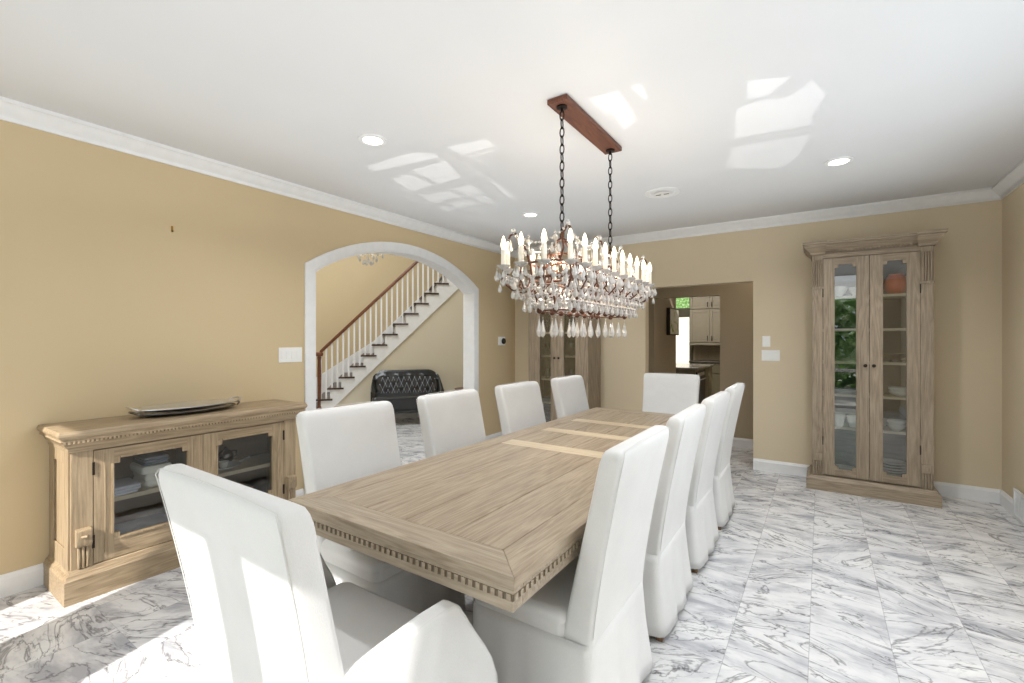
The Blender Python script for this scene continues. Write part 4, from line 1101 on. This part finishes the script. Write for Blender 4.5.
def switch(label, loc, rz, w, h, gangs):
    t = thing('light_switch', label, 'switch', loc, rz)
    MB().box((-w / 2, -.006, -h / 2), (w / 2, -.0005, h / 2)).build('plate', M['plastic'], t, bevel=.002)
    for k in range(gangs):
        x = (k - (gangs - 1) / 2) * .046
        MB().box((x - .016, -.010, -.033), (x + .016, -.006, .033)).build('rocker', M['plastic'], t, bevel=.002)
    return t
switch('white multi-gang switch plate on tan wall left of the arch', (XL, 2.175, 1.275), PI / 2, .205, .125, 4)
switch('small white wall plate above the larger plate, right of the doorway', (-.485, YB, 1.385), 0, .075, .115, 1)
switch('wide white switch plate right of the doorway, below the small one', (-.445, YB, 1.235), 0, .17, .115, 3)
th = thing('thermostat', 'white thermostat with round black dial on wall right of the arch', 'thermostat', (XL, 5.25, 1.385), PI / 2)
MB().box((-.075, -.02, -.06), (.075, -.0005, .06)).build('plate', M['plastic'], th, bevel=.006)
kn = MB(); kn.rings([[(.025 + r_ * cos(2 * PI * q / 20), -y_, r_ * sin(2 * PI * q / 20)) for q in range(20)] for r_, y_ in ((.042, .019), (.042, .034), (.036, .04), (.001, .04))])
kn.build('dial', M['black'], th, smooth=40)
hk = thing('picture_hook', 'tiny brass picture hook on bare tan wall above the sideboard', 'hook', (XL, 1.324, 2.164), PI / 2)
MB().box((-.006, -.003, -.02), (.006, -.0005, .02)).build('plate', plain('brass', (150, 112, 50), .35, .9), hk)
MB().tube([(0, -.003, -.015), (0, -.014, -.02), (0, -.016, -.008)], .0022, 6).build('hook', M['knob'], hk)
fv = thing('floor_vent', 'white louvred return vent low on the right wall', 'vent', (XR, 4.98, .13), -PI / 2)
m = MB().box((-.22, -.03, -.11), (.22, -.0185, -.09)).box((-.22, -.03, .09), (.22, -.0185, .11)).box((-.22, -.03, -.09), (-.2, -.0185, .09)).box((.2, -.03, -.09), (.22, -.0185, .09))
m.build('frame', M['white'], fv)
m = MB()
for k in range(13): m.box((-.2 + .031 * k, -.027, -.09), (-.2 + .031 * k + .014, -.0187, .09))
m.build('louvre', M['white'], fv)
MB().box((-.2, -.0186, -.09), (.2, -.0182, .09)).build('backing', plain('vent_shadow_grey', (120, 120, 122), .6), fv)

# ------------------------------------------------------------------ garden outside the glazed doors (seen only in reflections)
struct(MB().box((-14, -14, -.16), (12, -1.36, -.04)).build('ground', M['pave']))
struct(MB().box((XR + .15, .45, -.04), (3.8, .62, 5.6)).build('wall_sun_block', M['pave']))  # unseen wall added to keep direct sun out of the right window
rnd = random.Random(5); m = MB()
for k in range(5200):
    x = rnd.uniform(-6, 6.5); y = rnd.uniform(-7.6, -6.4); z = rnd.uniform(0, 3.0) ** 1.0
    a, b = rnd.uniform(0, PI), rnd.uniform(-.6, .6); s = rnd.uniform(.10, .26)
    dx, dy, dz = cos(a) * s, sin(a) * s * .5, b * s
    m.add([(x - dx, y - dy, z - dz), (x, y + .1 * s, z + .5 * s), (x + dx, y + dy, z + dz), (x, y - .1 * s, z - .5 * s)], [(0, 1, 2, 3)])
o = m.build('hedge', M['green']); tag(o, 'green leafy hedge in the garden, reflected in the cabinet glass', 'hedge', kind='stuff')

# ------------------------------------------------------------------ lights
def add_light(name, kind, loc, energy, color=(1, 1, 1), rot=(0, 0, 0), **kw):
    l = bpy.data.lights.new(name, kind); l.energy = energy; l.color = color
    for k, v in kw.items(): setattr(l, k, v)
    o = bpy.data.objects.new(name, l); C.objects.link(o); o.location = loc; o.rotation_euler = rot; return o
# sun through the garden doors: travels +y, slightly -x, elevation 35
d = Vector((-.25 * .79, .97 * .79, -.575)).normalized()
sun = add_light('sun', 'SUN', (0, -6, 6), 6.5, (1, .965, .91), angle=R(.6)); sun.rotation_euler = d.to_track_quat('-Z', 'Y').to_euler()
for i, (a, b) in enumerate(WIN[:2]):
    add_light('window_light', 'AREA', ((a + b) / 2, YF - .03, 1.25), 4.5 * (b - a), (.80, .91, 1), (R(90), 0, 0), shape='RECTANGLE', size=b - a, size_y=2.0)
add_light('side_fill', 'AREA', (XR + .03, 2.3, 1.55), 17, (.86, .94, 1), (R(90), 0, R(90)), shape='RECTANGLE', size=2.7, size_y=1.4)  # fill lamp at the added right window, brightens the right-hand chairs
add_light('ceiling_fill', 'AREA', (-1.3, 2.6, 2.2), 17, (.88, .95, 1), (R(180), 0, 0), shape='RECTANGLE', size=4.2, size_y=4.8)  # added upward fill with no fixture, for soft bounce off the ceiling
add_light('front_fill', 'AREA', (-1.2, -.9, 2.45), 9, (.90, .96, 1), (R(62), 0, 0), shape='RECTANGLE', size=4.2, size_y=.5)  # unseen fill lamp added above the garden doors
add_light('foyer_fill', 'AREA', (-6.0, 3.4, 4.9), 140, (.90, .96, 1), (0, 0, 0), shape='RECTANGLE', size=3.0, size_y=3.0)  # fill lamp added out of view to brighten the foyer
add_light('kitchen_fill', 'AREA', (-2.4, 9.6, 2.82), 44, (1, .95, .86), (0, 0, 0), shape='RECTANGLE', size=1.5, size_y=2.0)  # fill lamp added out of view to brighten the kitchen
add_light('hall_light', 'AREA', (-.3, 6.2, 2.68), 5, (1, .93, .82), (0, 0, 0), shape='RECTANGLE', size=1.0, size_y=.6)
for y in (-.45, -.15, .15, .45):
    add_light('candle_glow', 'POINT', (CX, CY + y, 1.80), 3.5, (1, .86, .70), shadow_soft_size=.03)
for x, y in ((-2.41, 1.97), (.107, 4.09), (-2.49, 4.05), (.107, 1.97)):  # last spot has no fixture, added out of view to lift the walls
    add_light('downlight', 'SPOT', (x, y, H - .015), 70, (.96, .98, 1), spot_size=R(150), spot_blend=1.0, shadow_soft_size=.05)

# sunlight thrown up to the ceiling by shiny things near the garden doors: an added lamp low behind the camera, masked to drawn patch outlines
LP = Vector((-.9, -.75, .35))
patches = [
    [(-2.84, 2.24), (-2.36, 2.25), (-2.22, 2.38), (-2.27, 2.44), (-2.84, 2.36)],
    [(-2.874, 2.531), (-2.67, 2.528), (-2.683, 2.837), (-2.989, 2.851)],
    [(-2.603, 2.483), (-2.253, 2.491), (-2.38, 2.839), (-2.646, 2.861)],
    [(-2.996, 2.964), (-2.705, 3.014), (-2.678, 3.208), (-3.066, 3.218)],
    [(-2.626, 2.982), (-2.426, 3.009), (-2.46, 3.235), (-2.645, 3.23)],
    [(-3.111, 3.314), (-3.0, 3.318), (-3.014, 3.488), (-3.149, 3.495)],
    [(-2.941, 3.289), (-2.712, 3.311), (-2.702, 3.484), (-2.98, 3.489)],
    [(-2.645, 3.293), (-2.498, 3.299), (-2.534, 3.496), (-2.664, 3.475)],
    [(-2.10, 2.32), (-1.79, 2.365), (-1.80, 2.51), (-2.10, 2.49)],
    [(-2.09, 2.52), (-1.80, 2.53), (-1.80, 2.565), (-2.085, 2.575)],
    [(-2.253, 3.023), (-2.193, 3.038), (-2.324, 3.508), (-2.384, 3.468)],
    [(-2.075, 2.57), (-2.04, 2.574), (-2.05, 2.763), (-2.07, 2.763)],
    [(-2.20, 2.65), (-2.18, 2.68), (-2.209, 2.883), (-2.238, 2.864)],
    [(-1.044, 2.278), (-.869, 2.295), (-.88, 2.52), (-1.042, 2.505)],
    [(-1.0, 2.50), (-.88, 2.50), (-.886, 2.61), (-.934, 2.703), (-1.02, 2.76)],
    [(-.82, 2.30), (-.75, 2.296), (-.765, 2.5), (-.80, 2.45)],
    [(-.313, 2.559), (-.111, 2.65), (-.234, 2.805), (-.339, 2.77)],
    [(-.40, 2.84), (-.28, 2.81), (-.05, 2.90), (-.035, 3.32), (-.474, 3.271), (-.42, 2.95)],
    [(-.16, 2.87), (-.03, 2.74), (.03, 2.94), (-.04, 3.2)],
    [(-.50, 3.40), (-.05, 3.45), (-.13, 3.85), (-.24, 4.05), (-.44, 3.92), (-.605, 3.773)],
]
lamp = add_light('reflected_sun', 'POINT', LP, 300, (1, .98, .95), shadow_soft_size=.003)
L = lamp.data; L.use_nodes = True; nt = L.node_tree
em = next(n for n in nt.nodes if n.type == 'EMISSION')
tc = nt.nodes.new('ShaderNodeTexCoord'); sp = nt.nodes.new('ShaderNodeSeparateXYZ'); nt.links.new(tc.outputs['Normal'], sp.inputs[0])
def lm(op, a, b=0.0, clamp=False):
    n_ = nt.nodes.new('ShaderNodeMath'); n_.operation = op; n_.use_clamp = clamp
    for q, v in enumerate((a, b)):
        if isinstance(v, bpy.types.NodeSocket): nt.links.new(v, n_.inputs[q])
        else: n_.inputs[q].default_value = v
    return n_.outputs[0]
nzs = lm('MAXIMUM', sp.outputs[2], .02); hh = H - LP.z
px = lm('ADD', lm('MULTIPLY', lm('DIVIDE', sp.outputs[0], nzs), hh), LP.x)
py = lm('ADD', lm('MULTIPLY', lm('DIVIDE', sp.outputs[1], nzs), hh), LP.y)
cv = nt.nodes.new('ShaderNodeCombineXYZ'); nt.links.new(px, cv.inputs[0]); nt.links.new(py, cv.inputs[1]); cv.inputs[2].default_value = 1
tot = None
for poly in patches:
    cx_, cy_ = sum(p[0] for p in poly) / len(poly), sum(p[1] for p in poly) / len(poly); mn = None
    for k in range(len(poly)):
        (x0, y0), (x1, y1) = poly[k], poly[(k + 1) % len(poly)]
        a, b = y1 - y0, x0 - x1; l_ = math.hypot(a, b)
        if l_ < 1e-6: continue
        a /= l_; b /= l_; c_ = -(a * x0 + b * y0)
        if a * cx_ + b * cy_ + c_ < 0: a, b, c_ = -a, -b, -c_
        dt = nt.nodes.new('ShaderNodeVectorMath'); dt.operation = 'DOT_PRODUCT'; nt.links.new(cv.outputs[0], dt.inputs[0]); dt.inputs[1].default_value = (a, b, c_)
        mn = dt.outputs['Value'] if mn is None else lm('MINIMUM', mn, dt.outputs['Value'])
    tot = mn if tot is None else lm('MAXIMUM', tot, mn)
msk = lm('MULTIPLY', lm('ADD', tot, -.001), 1 / .014, True)
nt.links.new(lm('MULTIPLY', msk, 1.0), em.inputs['Strength'])

# world
w = bpy.data.worlds.new('sky'); bpy.context.scene.world = w; w.use_nodes = True
bg = w.node_tree.nodes['Background']; bg.inputs[0].default_value = (.80, .89, 1, 1); bg.inputs[1].default_value = 1.3

# ------------------------------------------------------------------ camera and look
cam = bpy.data.cameras.new('camera'); co = bpy.data.objects.new('camera', cam); C.objects.link(co)
cam.sensor_width = 36; cam.lens = 36 * 460 / 1024; cam.clip_start = .02
cam.shift_y = -1.5 / 1024
co.location = (0, 0, 1.4); co.rotation_euler = (R(90), 0, R(33.89))
sc = bpy.context.scene; sc.camera = co
sc.view_settings.view_transform = 'Standard'; sc.view_settings.look = 'None'; sc.view_settings.exposure = .2
sc.cycles.max_bounces = 8; sc.cycles.transparent_max_bounces = 16; sc.cycles.transmission_bounces = 6
sc.cycles.use_denoising = True; sc.cycles.caustics_reflective = False; sc.cycles.caustics_refractive = False
sc.cycles.sample_clamp_indirect = 4
